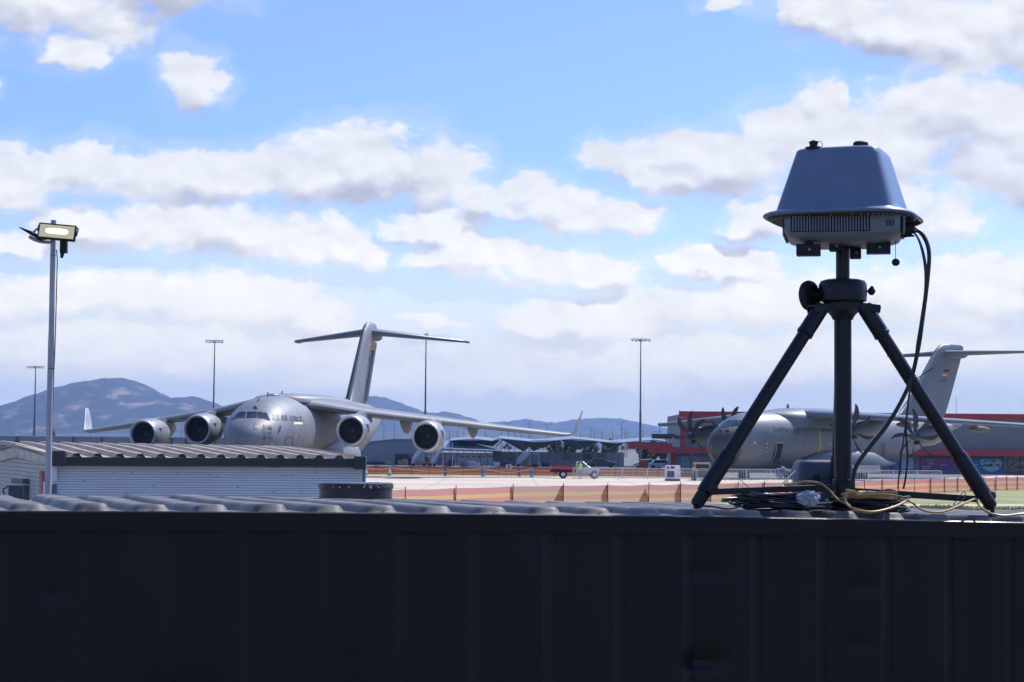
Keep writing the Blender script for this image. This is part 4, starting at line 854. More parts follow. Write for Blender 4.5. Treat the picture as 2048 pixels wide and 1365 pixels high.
# ================================================================== AIRCRAFT
class Fus:
    """fuselage surface from tables: station -> (half width, z top, z bottom, z of widest line)"""
    def __init__(s, tab, p=2.2): s.tab = tab; s.p = p
    def sec(s, y): return lerp_tab(s.tab, y)
    def pt(s, y, phi, off=0.0):
        """phi: 0 = crown, 90 = port (+x), 180 = keel"""
        w_, zt, zb, zm = s.sec(y); c_, s_ = math.cos(phi), math.sin(phi); e = 2 / s.p
        x = math.copysign(abs(s_) ** e, s_) * (w_ + off)
        z = zm + (math.copysign(abs(c_) ** e, c_)) * ((zt - zm + off) if c_ > 0 else (zm - zb + off))
        return Vector((x, y, z))
    def phi_of_z(s, y, z, side=1):
        w_, zt, zb, zm = s.sec(y); h = (zt - zm) if z > zm else (zm - zb); v = max(-1, min(1, (z - zm) / h)); c_ = math.copysign(abs(v) ** (s.p / 2), v)
        return math.acos(c_) * side
    def mesh(s, n=56, ys=None):
        mb = MB(); mb.loft([[s.pt(y, 2 * math.pi * k / n) for k in range(n)] for y in ys]); return mb
    def patch(s, quad, off=.02, n=6, side=1):
        """quad: four (station, z) corners, mapped on the skin"""
        mb = MB(); a, b, c, d = quad
        for i in range(n + 1):
            for j in range(n + 1):
                u, v = i / n, j / n
                y = (a[0] * (1 - u) + b[0] * u) * (1 - v) + (d[0] * (1 - u) + c[0] * u) * v; z = (a[1] * (1 - u) + b[1] * u) * (1 - v) + (d[1] * (1 - u) + c[1] * u) * v
                mb.v.append(s.pt(y, s.phi_of_z(y, z, side), off))
        for i in range(n):
            for j in range(n): mb.f.append((i * (n + 1) + j, (i + 1) * (n + 1) + j, (i + 1) * (n + 1) + j + 1, i * (n + 1) + j + 1))
        return mb
    def patch2(s, quad, off=.02, n=6):
        """quad: four (station, phi in degrees) corners"""
        mb = MB(); a, b, c, d = quad
        for i in range(n + 1):
            for j in range(n + 1):
                u, v = i / n, j / n
                y = (a[0] * (1 - u) + b[0] * u) * (1 - v) + (d[0] * (1 - u) + c[0] * u) * v; ph = (a[1] * (1 - u) + b[1] * u) * (1 - v) + (d[1] * (1 - u) + c[1] * u) * v
                mb.v.append(s.pt(y, R(ph), off))
        for i in range(n):
            for j in range(n): mb.f.append((i * (n + 1) + j, (i + 1) * (n + 1) + j, (i + 1) * (n + 1) + j + 1, i * (n + 1) + j + 1))
        return mb
AF = [(0, 0), (.012, .20), (.05, .40), (.12, .52), (.28, .60), (.45, .56), (.65, .40), (.85, .18), (1.0, .02)]
def foil(le, chord, th, tv=(0, 0, 1), camber=0.0):
    le = Vector(le); tv = Vector(tv); o = []
    for x, t in AF: o.append(le + Vector((0, chord * x, 0)) + tv * (t * th + camber * math.sin(math.pi * x) * chord))
    for x, t in AF[-2:0:-1]: o.append(le + Vector((0, chord * x, 0)) - tv * (t * th * .75 - camber * math.sin(math.pi * x) * chord))
    return o
def wing(secs, tv=(0, 0, 1)):
    mb = MB(); mb.loft([foil(*(s_ + (tv,) if len(s_) == 3 else s_)) for s_ in secs]); return mb
def turbofan(par, x, y, z, dz, side, r=1.30):
    """nacelle with its lip at station y"""
    e = r / 1.30; tw = Vector((-.03 * side, 1, .03))
    mb = MB(); P_ = [(1.20, .10), (1.31, .05), (1.38, .20), (1.46, .6), (1.52, 1.3), (1.50, 2.2), (1.40, 3.2), (1.24, 4.0), (1.10, 4.4), (1.04, 4.4), (.80, 4.3), (.78, 5.3), (.55, 6.3), (.3, 6.35)]
    mb.lathe([(a * e, b) for a, b in P_], (x, y, z), tw, n=44, sx=.97, caps=(False, True)); nac = mb.build('engine', M_acl, par, ang=50)
    mb = MB(); mb.lathe([(1.385 * e, .20), (1.345 * e, .06), (1.28 * e, .0), (1.20 * e, .03), (1.13 * e, .20), (1.10 * e, .45)], (x, y - .01, z), tw, n=44, sx=.97, caps=(False, False)); mb.build('intake_lip', M_lip, nac, ang=60)
    mb = MB(); mb.lathe([(1.10 * e, .30), (1.07 * e, .5), (1.07 * e, 1.35), (.30, 1.36)], (x, y, z), tw, n=36, sx=.97, caps=(False, False)); mb.build('intake_duct', M_int, nac, ang=60)
    mb = MB()
    for k in range(24):
        a = 2 * math.pi * k / 24; ca, sa = math.cos(a), math.sin(a); a2 = a + .20; c2, s2 = math.cos(a2), math.sin(a2); yy = y + 1.15
        mb.add([(x + .25 * ca, yy - .05, z + .25 * sa), (x + 1.03 * e * ca, yy + .02, z + 1.03 * e * sa), (x + 1.03 * e * c2, yy + .12, z + 1.03 * e * s2), (x + .25 * c2, yy + .12, z + .25 * s2)], [(0, 1, 2, 3)])
    mb.build('fan', M_blade, nac, smooth=False)
    mb = MB(); mb.lathe([(.02, .75), (.16, .85), (.27, 1.1), (.30, 1.3)], (x, y, z), tw, n=20); mb.build('spinner', M_acd, nac)
    for sd in (1, -1):
        mb = MB(); px = x + sd * 1.50 * e * .92; mb.prism([(px - sd * .12, y + .55, z + .55), (px - sd * .05, y + 1.35, z + .62), (px + sd * .30, y + 1.35, z + .62)], (0, 0, .05)); mb.build('nacelle_strake', M_acl, nac, smooth=False)
        mb = MB(); ph0 = R(6) ; 
        def np_(yy, zz): 
            rr_ = 1.50 * e; return Vector((x + sd * (math.sqrt(max(.1, rr_ ** 2 - (zz - z) ** 2)) * .97 + .03), yy, zz))
        mb.add([np_(y + .75, z + .52), np_(y + 1.45, z + .50), np_(y + 1.3, z - .05), np_(y + 1.1, z - .10)], [(0, 1, 2, 3)]); mb.build('vent_door', M_acd, nac, smooth=False)
    # pylon
    mb = MB(); top = z + dz
    mb.loft([[(x - .10, y + 1.5, z + 1.40), (x + .10, y + 1.5, z + 1.40), (x + .06, y + 1.6, z + 1.52), (x - .06, y + 1.6, z + 1.52)],
             [(x - .20, y + 3.0, z + .9), (x + .20, y + 3.0, z + .9), (x + .16, y + 2.9, top + .12), (x - .16, y + 2.9, top + .12)],
             [(x - .24, y + 4.6, z + .5), (x + .24, y + 4.6, z + .5), (x + .22, y + 4.6, top + .30), (x - .22, y + 4.6, top + .30)],
             [(x - .10, y + 8.2, top - .6), (x + .10, y + 8.2, top - .6), (x + .18, y + 7.5, top - .0), (x - .18, y + 7.5, top - .0)]]); mb.build('pylon', M_acl, nac, ang=40)
def wheelset(par, x, y, r, w_=.45, n=1, dyw=0, strut=None):
    for k in range(n):
        mb = MB(); mb.lathe([(r * .5, -w_ / 2), (r * .93, -w_ / 2), (r, -w_ * .3), (r, w_ * .3), (r * .93, w_ / 2), (r * .5, w_ / 2)], (x, y + k * dyw, r), (1, 0, 0), n=20); wh = mb.build('wheel', M_tyre, par)
        mb = MB(); mb.lathe([(r * .48, -w_ / 2 - .01), (r * .5, w_ / 2 + .01)], (x, y + k * dyw, r), (1, 0, 0), n=14); mb.build('rim', M_acl, wh)
from mathutils.bvhtree import BVHTree
class Skin:
    """finds the spot on an aircraft's own skin that a sight line of the photo meets, so markings can be wrapped there"""
    def __init__(s, ob, root):
        me = ob.data; s.t = BVHTree.FromPolygons([v.co.copy() for v in me.vertices], [tuple(p.vertices) for p in me.polygons])
        s.M = Matrix.Translation(root.location) @ Matrix.Rotation(root.rotation_euler.z, 4, 'Z'); s.I = s.M.inverted()
    def at(s, px, py, off=.03):
        o = s.I @ Vector((0, 0, CAMH)); e = s.I @ pw(px, py, 1000); d = (e - o).normalized()
        h, n, i, dist = s.t.ray_cast(o, d)
        if h is None: h, n, i, dist = s.t.find_nearest(o + d * 175)
        if n.dot(d) > 0: n = -n
        return h + n * off
    def poly(s, q4, off=.03, n=6, mirror=False):
        mb = MB(); a, b, c, d = q4
        for i in range(n + 1):
            for j in range(n + 1):
                u, v = i / n, j / n; p = [(a[k] * (1 - u) + b[k] * u) * (1 - v) + (d[k] * (1 - u) + c[k] * u) * v for k in (0, 1)]; h = s.at(p[0], p[1], off)
                if mirror: h.x = -h.x
                mb.v.append(h)
        for i in range(n):
            for j in range(n): mb.f.append((i * (n + 1) + j, (i + 1) * (n + 1) + j, (i + 1) * (n + 1) + j + 1, i * (n + 1) + j + 1))
        return mb
    def rect(s, x0, y0, x1, y1, off=.03, n=4): return s.poly(((x0, y0), (x1, y0), (x1, y1), (x0, y1)), off, n)
    def text(s, par, txt, p0, p1, h0, h1, m, name='lettering', bold=.02):
        vs, fs = text_geo(txt, 1.0); w_ = max(v.x for v in vs); mb = MB()
        def f(x, y):
            t = x / w_; return s.at(p0[0] + (p1[0] - p0[0]) * t, p0[1] + (p1[1] - p0[1]) * t - (h0 + (h1 - h0) * t) * y / .72, .035)
        mb.add([f(v.x, v.y) for v in vs], fs)
        if bold: mb.add([f(v.x + bold, v.y) for v in vs], fs)
        return mb.build(name, m, par, smooth=False)
# ------------------------------------------------------------------ large four jet transport, left
J = empty('jet_airlifter', (-23.34, 163.37, 0), R(-9.35), 'large grey four engined military jet with T tail standing behind the white cabin', 'aircraft')
TAB = [(0, .05, 3.45, 3.05, 3.3), (.15, .62, 3.95, 2.55, 3.3), (.5, 1.12, 4.40, 2.15, 3.35), (1.0, 1.55, 4.78, 1.82, 3.45), (1.8, 2.02, 5.20, 1.48, 3.6), (2.6, 2.38, 5.58, 1.22, 3.7), (3.3, 2.62, 6.02, 1.08, 3.8), (4.2, 2.86, 6.50, .95, 3.9), (5.2, 3.05, 6.86, .84, 4.0), (6.5, 3.22, 7.15, .76, 4.05), (8, 3.34, 7.36, .72, 4.1), (10, 3.42, 7.50, .7, 4.1),
       (14, 3.43, 7.55, .7, 4.1), (22, 3.43, 7.62, .7, 4.1), (30, 3.43, 7.66, .75, 4.15), (33, 3.40, 7.66, 1.5, 4.4), (36, 3.25, 7.65, 2.4, 4.8), (40, 2.8, 7.6, 3.6, 5.4), (44, 2.15, 7.5, 4.6, 5.9), (48, 1.4, 7.2, 5.5, 6.3), (51, .75, 6.9, 5.9, 6.4), (52.5, .15, 6.6, 6.3, 6.45)]
FJ = Fus(TAB, 2.05)
ys = [0, .05, .15, .3, .5, .75, 1, 1.4, 1.8, 2.2, 2.6, 3, 3.4, 3.8, 4.2, 4.7, 5.2, 5.8, 6.5, 7.2, 8, 9, 10, 12, 14, 16, 18, 20, 22, 24, 26, 28, 30, 31.5, 33, 34.5, 36, 38, 40, 42, 44, 46, 48, 49.5, 51, 52, 52.5]
fus = FJ.mesh(72, ys).build('fuselage', M_ac, J, ang=60)
M_seam = mat('panel_seam', (.10, .108, .118), .5)
def seam(Fz, par, s_, n=72, w_=.035):
    mb = MB()
    for k in range(n):
        a, b = 2 * math.pi * k / n, 2 * math.pi * (k + 1) / n; o = len(mb.v); mb.v += [Fz.pt(s_, a, .008), Fz.pt(s_, b, .008), Fz.pt(s_ + w_, b, .008), Fz.pt(s_ + w_, a, .008)]; mb.f.append((o, o + 1, o + 2, o + 3))
    mb.build('panel_seam', M_seam, par, smooth=False)
for s_ in (5.5, 8.2, 12.4, 15.5, 18.8): seam(FJ, fus, s_)
SJ = Skin(fus, J)
for q4 in (((493, 836.5), (494.5, 824.5), (513, 824), (514, 836)), ((515.5, 836.5), (514.5, 824), (524, 824.5), (528.5, 838)), ((529.5, 839), (526, 825), (533, 826), (541, 842)), ((507.5, 819), (506.5, 813.5), (511.5, 813), (515.5, 819)), ((474, 836), (480, 824), (491.5, 824.5), (490, 836.5))):
    SJ.poly(q4, .03, 6).build('cockpit_window', M_win, fus)
for q4 in (((515.5, 836.5), (514.5, 824), (524, 824.5), (528.5, 838)), ((529.5, 839), (526, 825), (533, 826), (541, 842))):
    SJ.poly(q4, .03, 6, True).build('cockpit_window', M_win, fus)
# nose radome seam ring and door outlines
mb = MB(); 
for k in range(72):
    a, b = 2 * math.pi * k / 72, 2 * math.pi * (k + 1) / 72; o = len(mb.v); mb.v += [FJ.pt(1.30, a, .006), FJ.pt(1.30, b, .006), FJ.pt(1.34, b, .006), FJ.pt(1.34, a, .006)]; mb.f.append((o, o + 1, o + 2, o + 3))
mb.build('radome_seam', M_acd, fus, smooth=False)
def outline(Fz, par, s0, s1, z0_, z1_, m, wd=.05, side=1):
    mb = MB()
    for qd in (((s0, z0_), (s0 + wd, z0_), (s0 + wd, z1_), (s0, z1_)), ((s1 - wd, z0_), (s1, z0_), (s1, z1_), (s1 - wd, z1_)), ((s0, z1_ - wd), (s1, z1_ - wd), (s1, z1_), (s0, z1_))):
        o = Fz.patch(qd, .012, 4, side); mb.add(o.v, o.f)
    return mb.build('door_outline', m, par)
def fus_text(*a, **k): pass
for r_ in ((571, 875, 572, 896), (585, 875, 586, 896), (571, 874, 586, 875)): SJ.rect(*r_, .015, 6).build('door_outline', M_let, fus)
SJ.text(fus, 'U.S. AIR FORCE', (545, 840.3), (604, 843.6), 12.8, 9.8, M_let, bold=.04)
SJ.text(fus, '5146', (525.5, 860), (543.3, 860.4), 10.6, 10.0, M_let, bold=.05)
SJ.text(fus, '15    WG', (526.5, 869.2), (543, 869.4), 5.2, 5, M_let); SJ.text(fus, 'TH', (532, 867), (535.5, 867), 3, 3, M_let, bold=0)
SJ.text(fus, '154    WG', (524, 879.2), (544, 879.4), 5.6, 5.4, M_let); SJ.text(fus, 'TH', (532, 877), (535.5, 877), 3, 3, M_let, bold=0)
SJ.rect(507.3, 846, 519.4, 858.5, .02).build('flag', mat('flag_red', (.22, .09, .11), .5), fus)
mb = MB()
for k in range(4): a = SJ.rect(507.5, 848 + 2.9 * k, 519.2, 849.3 + 2.9 * k, .028, 3); mb.add(a.v, a.f)
mb.build('flag_stripes', mat('flag_white', (.33, .30, .34), .5), fus)
SJ.rect(507.4, 846.2, 513.5, 852, .034).build('flag_canton', mat('flag_blue', (.05, .06, .13), .5), fus)
SJ.poly(((587.5, 849.4), (588, 844.4), (605, 844.6), (604.6, 849.6)), .025, 5).build('island_stripe', mat('cream_stripe', (.82, .72, .55), .5), fus)
M_bd = mat('badge_dark', (.05, .035, .045), .5)
for q4 in (((558, 865), (556.2, 858), (560, 853), (562.5, 861)), ((559, 857), (559.5, 851.5), (562.3, 852), (561.8, 858)), ((555, 866.8), (556.5, 862.5), (559, 863.5), (557, 868))): SJ.poly(q4, .025, 4).build('unit_badge', M_bd, fus)
SJ.poly(((559.5, 863), (559.3, 858), (562.8, 857), (562.8, 861)), .032, 3).build('badge_centre', mat('badge_red', (.30, .07, .08), .5), fus)
for x, y, w_, h_ in ((553, 878, 2, .8), (553, 881.5, 2.4, .8), (593, 881, 1.3, 2.4), (598, 871, 2, 3.5), (602, 879, 1, 3), (604, 881, 2, 1.6), (608.5, 879, 1.8, 1), (596, 878, 4, .7), (609.7, 849.5, 1.6, 1.6), (546, 856, .8, .8)): SJ.rect(x, y, x + w_, y + h_, .02, 2).build('service_marking', M_let, fus)
SJ.rect(506, 887, 509.5, 889.6, .02, 2).build('warning_marking', mat('faded_red', (.35, .12, .09), .6), fus)
for q4 in (((676, 905), (673, 893), (675, 893), (678.5, 905)), ((664.5, 895), (663, 887), (665.5, 886.5), (667, 895)), ((680, 905), (677, 898), (681.5, 898), (686, 906)), ((693, 905.5), (690, 899), (694, 899), (698.5, 906)), ((674, 885), (672, 873), (673.2, 873), (676, 885)), ((690, 899), (689.2, 886), (690.6, 886), (691.8, 899))): SJ.poly(q4, .03, 3).build('fuselage_vent', M_acd, fus)
for s_, ph in ((2.0, 104), (2.2, 112), (10.9, 118), (7.3, 128)):
    mb = MB(); a = FJ.pt(s_, R(ph)); b = FJ.pt(s_, R(ph), .22); mb.cyl(a, b, .03, n=8); mb.cyl(b, b + Vector((0, -.25, 0)), .025, n=8); mb.build('air_data_probe', M_lip, fus)
for s_, hgt in ((7.6, .40), (12.2, .45), (16.0, .3), (4.9, .35)):
    mb = MB(); b = FJ.pt(s_, 0); mb.prism([b + Vector((-.03, 0, -.05)), b + Vector((-.03, .45, -.05)), b + Vector((-.03, .42, hgt)), b + Vector((-.03, .22, hgt))], (.06, 0, 0)); mb.build('blade_antenna', M_acd, fus, smooth=False)
mb = MB(); mb.ball(FJ.pt(10, 0), (.5, .9, .16)); mb.build('antenna_fairing', M_acl, fus)
# wing root fairing, sponsons
mb = MB(); rings = []
for y, w_, zt in ((9.5, .5, 7.5), (11.5, 2.4, 7.68), (14, 3.3, 7.8), (20, 3.6, 7.88), (26, 3.3, 7.88), (31, 2.0, 7.8), (35, .4, 7.66)):
    rings.append([(w_ * math.cos(math.pi * k / 12), y, 6.9 + (zt - 6.9) * math.sin(math.pi * k / 12) ** .6) for k in range(13)])
mb.loft(rings); mb.build('wing_root_fairing', M_ac, J, ang=60)
for sd in (1, -1):
    mb = MB(); rings = []
    for y, w_, zt, zb in ((14.5, .1, 2.3, 1.7), (16, .6, 3.0, 1.0), (18.5, .95, 3.5, .6), (21, 1.0, 3.6, .5), (25, 1.0, 3.6, .5), (28, .75, 3.3, .7), (30, .35, 2.7, 1.2), (31, .1, 2.4, 1.6)):
        zc, h2 = (zt + zb) / 2, (zt - zb) / 2; rings.append([(sd * 2.9 + w_ * math.cos(2 * math.pi * k / 20), y, zc + h2 * math.sin(2 * math.pi * k / 20)) for k in range(20)])
    mb.loft(rings); sp_ = mb.build('gear_sponson', M_ac, J, ang=60)
    for k, yy in enumerate((20.0, 24.0)):
        mb = MB(); mb.box((sd * 4.0, yy, 1.1), (.12, 3.0, 1.5)); mb.build('gear_door', M_acd, sp_)
    for yy in (19.5, 22.0, 24.5, 27.0):
        wheelset(J, sd * 2.7, yy, .62, .5)
for x in (-.35, .35): wheelset(J, x, 5.5, .5, .35)
mb = MB(); mb.cyl((0, 5.5, .5), (0, 5.2, 1.4), .13); mb.build('nose_gear_leg', M_acl, J)
# wings: sections (leading edge, chord, thickness)
for sd in (1, -1):
    zz = [(2.2, 11.9, 6.72, 11.0, 1.1), (3.3, 12.6, 6.62, 10.4, 1.1), (7.3, 14.95, 5.98, 8.6, .9), (13.6, 19.1, 5.30, 6.2, .70), (20, 23.3, 4.62, 4.3, .50), (24.6, 26.35, 4.18, 3.0, .36), (25.1, 26.9, 4.20, 2.7, .30)]
    mb = MB(); mb.loft([foil((sd * a, b, c), d, e_, (0, 0, 1), .012) for a, b, c, d, e_ in zz]); wg = mb.build('wing', M_ac, J, ang=50)
    wl = [(25.0, 26.95, 4.16, 2.7, .26), (25.35, 27.35, 4.45, 2.35, .2), (25.62, 28.2, 5.5, 1.7, .13), (25.95, 29.1, 6.55, 1.0, .08), (26.0, 29.3, 6.62, .6, .04)]
    mb = MB(); mb.loft([foil((sd * a, b, c), d, e_, (sd * .95, 0, -.3)) for a, b, c, d, e_ in wl]); mb.build('winglet', M_wlt, wg, ang=50)
    mb = MB()
    for a, b in zip(zz[1:], zz[2:-1]):
        for fr in (.155,):
            p = [Vector((sd * k[0], k[1] + k[3] * fr, k[2] - k[4] * .40)) for k in (a, b)]; mb.tube(p, .03, 6)
    mb.build('slat_gap', M_acd, wg)
    for xx, yy, z_, L, dp in ((4.6, 20.6, 6.0, 4.6, 1.25), (9.4, 21.3, 5.42, 4.3, 1.25), (15.6, 23.9, 4.86, 3.6, 1.05)):
        mb = MB(); rings = []
        for t in (0, .06, .2, .4, .6, .8, .95, 1):
            rr_ = (math.sin(math.pi * min(1, t * .9 + .05))) ** .6; rings.append([(sd * xx + .52 * rr_ * u_, yy + L * t, z_ + .18 - .25 * t + dp * rr_ * (v_ if v_ < 0 else v_ * .6)) for u_, v_ in ((-1, .3), (1, .3), (.95, -.2), (.6, -.75), (.22, -1.05), (-.22, -1.05), (-.6, -.75), (-.95, -.2))])
        mb.loft(rings); mb.build('flap_track_fairing', mat('fairing_grey', (.12, .13, .14), .5), wg)
    turbofan(J, sd * 7.26, 9.65, 4.29, 1.55, sd); turbofan(J, sd * 13.6, 12.65, 3.82, 1.4, sd)
# fin, rudder, tailplane
def finsec(y, z, c, t): return [Vector(p) for p in foil((0, y, z), c, t, (1, 0, 0))]
mb = MB(); mb.loft([finsec(35.0, 7.2, 9.0, 1.0), finsec(36.8, 7.75, 8.2, 1.05), finsec(38.2, 9.5, 7.3, .95), finsec(43.2, 15.4, 6.1, .8), finsec(44.3, 16.2, 5.6, .7), finsec(45.2, 16.55, 4.4, .45), finsec(46.4, 16.66, 2.6, .2)], True, True)
fin = mb.build('tail_fin', M_ac, J, ang=55)
mb = MB(); mb.loft([finsec(36.75, 7.8, 1.0, .50), finsec(38.15, 9.5, .9, .50), finsec(43.15, 15.4, .75, .42), finsec(44.25, 16.2, .7, .36)]); mb.build('leading_edge', M_acd, fin, ang=60)
mb = MB(); mb.loft([finsec(43.4, 7.9, 2.6, .50), finsec(47.9, 14.4, 2.1, .42)]); mb.build('rudder', M_acd, J, ang=55)
mb = MB(); mb.ball((0, 49.0, 15.3), (.55, 3.0, .6)); mb.build('tailplane_fairing', M_acl, J)
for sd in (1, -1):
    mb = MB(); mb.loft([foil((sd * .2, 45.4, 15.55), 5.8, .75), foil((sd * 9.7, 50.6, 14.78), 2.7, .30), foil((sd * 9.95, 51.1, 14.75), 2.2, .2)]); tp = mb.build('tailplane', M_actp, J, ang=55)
    mb = MB(); mb.ball((sd * 9.9, 52.4, 14.78), (.14, 1.5, .14)); mb.build('tip_fairing', M_acd, tp)
def finpt(u, v): # u along chord, v height, on port face
    return Vector((.47 * 1.0 * max(.2, 1 - abs(u - 2.2) / 9), 0, 0)) + Vector((.03, 38.2 + (v - 9.5) * .85 + u, v))
mb = MB()
for k, (za, zb_) in enumerate(((13.55, 14.55),)):
    mb.add([finpt(2.0, zb_), finpt(6.2, zb_ - .0), finpt(6.2, za), finpt(2.0, za)], [(0, 1, 2, 3)])
mb.build('tail_band', M_yelp, fin, smooth=False)
mb = MB()
for za, zb_ in ((13.85, 14.15), ): mb.add([finpt(2.0, zb_) + Vector((.02, 0, 0)), finpt(6.2, zb_) + Vector((.02, 0, 0)), finpt(6.2, za) + Vector((.02, 0, 0)), finpt(2.0, za) + Vector((.02, 0, 0))], [(0, 1, 2, 3)])
mb.build('band_lettering', M_ora, fin, smooth=False)
text_mesh('tail_number', '55146', .55, lambda u, v: finpt(3.6 + u, 9.9 + v) + Vector((.02, 0, 0)), M_let, fin)
text_mesh('tail_code', 'HH', .8, lambda u, v: finpt(3.6 + u, 12.2 + v) + Vector((.02, 0, 0)), M_let, fin)
# ------------------------------------------------------------------ four propeller transport, right
YA = R(45.47)
A = empty('propeller_airlifter', (19.21, 181.75, 0), -YA, 'grey four propeller military transport with T tail parked behind the tripod legs', 'aircraft')
TB = [(0, .05, 3.3, 2.9, 3.1), (.2, .55, 3.85, 2.35, 3.1), (.7, 1.05, 4.45, 1.85, 3.15), (1.4, 1.5, 4.95, 1.5, 3.25), (2.2, 1.9, 5.35, 1.25, 3.4), (3.0, 2.2, 5.75, 1.1, 3.5), (3.9, 2.45, 6.2, 1.0, 3.6), (5.0, 2.65, 6.5, .95, 3.7), (6.5, 2.8, 6.62, .9, 3.75), (9, 2.85, 6.65, .9, 3.8), (26, 2.85, 6.65, .9, 3.8), (28, 2.8, 6.65, 1.1, 3.9), (32, 2.55, 6.65, 2.3, 4.5), (37, 1.85, 6.6, 3.9, 5.3), (41, 1.0, 6.4, 5.0, 5.8), (43.8, .2, 6.1, 5.7, 5.9)]
FA = Fus(TB, 2.15)
ya = [0, .07, .2, .4, .7, 1.0, 1.4, 1.8, 2.2, 2.6, 3, 3.4, 3.9, 4.4, 5, 5.8, 6.5, 8, 9] + [10 + i for i in range(0, 34)] + [43.8]
M_ag = mat('transport_grey_paint', (0.125, 0.148, 0.168), 0.45, 0, 0.1, 0.35, detail=8)
M_nose = mat('radome_dark_grey', (0.045, 0.047, 0.048), 0.5, 0, 0.08, 1)
fa = FA.mesh(64, ya).build('fuselage', M_ag, A, ang=60)
mb = MB(); n = 64; mb.loft([[FA.pt(y, 2 * math.pi * k / n, .015) for k in range(n)] for y in (0, .07, .2, .4, .7, 1.0, 1.4, 1.8, 2.2)], False, False); mb.build('nose_cone', M_nose, fa, ang=60)
for s_ in (5.4, 7.6, 11.2, 16.0, 20.5, 24.0, 27.5): seam(FA, fa, s_, 64)
SA = Skin(fa, A)
for q4 in (((1443.5, 857), (1449, 845), (1458.5, 841), (1461, 853.5)), ((1462.5, 853.3), (1460.5, 840.5), (1475.5, 841), (1479.5, 852)), ((1481.5, 852), (1477.5, 841), (1487.5, 843), (1493.5, 853.5)), ((1495, 853.5), (1490, 844), (1494, 845.5), (1499.5, 854))):
    SA.poly(q4, .03, 6).build('cockpit_window', M_win, fa); SA.poly(q4, .03, 6, True).build('cockpit_window', M_win, fa)
for q4 in (((1437, 866), (1439, 861), (1444, 860), (1444, 864)), ((1450, 864), (1452, 860), (1458, 860), (1458, 864))): SA.poly(q4, .03, 3).build('sensor_window', M_win, fa)
SA.text(fa, 'LUFTWAFFE', (1546, 864.6), (1599.5, 867.4), 11.0, 8.2, M_let, bold=.03)
SA.poly(((1541, 927), (1552.8, 888), (1566, 887.5), (1560, 916)), .02, 7).build('crew_door_opening', mat('door_dark', (.015, .016, .018), .7), fa)
mb = MB(); mb.tube(bez([SA.at(x, y, .05) for x, y in ((1541, 928), (1548, 914), (1551.5, 900), (1552, 889), (1554, 886.3), (1564, 886), (1566.6, 888), (1566.4, 900), (1563.5, 912), (1560, 918), (1556, 928))], 4), .045, 6); mb.build('door_frame', M_acl, fa)
mb = MB(); a = SA.at(1552, 925); mb.beam(a, a + Vector((2.0, 0, -.9)), .9, .12); mb.build('crew_stair', M_acd, fa, smooth=False)
SA.poly(((1761, 914), (1762, 886.5), (1770.5, 886.5), (1770, 915)), .02, 5).build('side_door', M_acd, fa)
M_rd2 = mat('faded_red', (.35, .12, .09), .6); M_wm = mat('white_mark', (.6, .6, .6), .5)
for x, y, w_, h_, m_ in ((1489, 890, 6, .8, M_rd2), (1493, 890, 1.2, 9, M_rd2), (1488, 896, 6, 1, M_rd2), (1496, 892.5, 1.5, 5, M_rd2), (1532, 884, 7, 1, M_rd2), (1531, 888, 2, 8, M_rd2), (1478, 915, 3, 2, M_rd2), (1508, 884, 3, 3.4, M_wm), (1533.5, 895, 1.5, 2, M_wm), (1534, 903, 1.5, 2.6, M_wm), (1569, 890.5, 1.8, 3, M_let), (1609, 885, 2, 4, M_let), (1659, 887, 1.5, 3, M_wm), (1533, 887, 2.2, 2, M_wm)): SA.rect(x, y, x + w_, y + h_, .025, 2).build('service_marking', m_, fa)
mb = MB(); n = 40
for k in range(n // 2 - 4):
    a, b = math.pi * .28 + math.pi * .62 * k / (n // 2 - 4), math.pi * .28 + math.pi * .62 * (k + 1) / (n // 2 - 4); o = len(mb.v); mb.v += [FA.pt(13.4, a, .02), FA.pt(13.4, b, .02), FA.pt(13.75, b, .02), FA.pt(13.75, a, .02)]; mb.f.append((o, o + 1, o + 2, o + 3))
mb.build('propeller_warning_band', mat('mustard_band', (.36, .27, .08), .5), fa)
for s_, hgt in ((7.5, .5), (6.2, .35), (16.5, .5), (13.2, .3)):
    mb = MB(); b = FA.pt(s_, 0) if s_ != 16.5 else Vector((0, 11.8, 7.0)); mb.prism([b + Vector((-.03, 0, -.05)), b + Vector((-.03, .4, -.05)), b + Vector((-.03, .38, hgt)), b + Vector((-.03, .15, hgt))], (.06, 0, 0)); mb.build('blade_antenna', M_acd, fa, smooth=False)
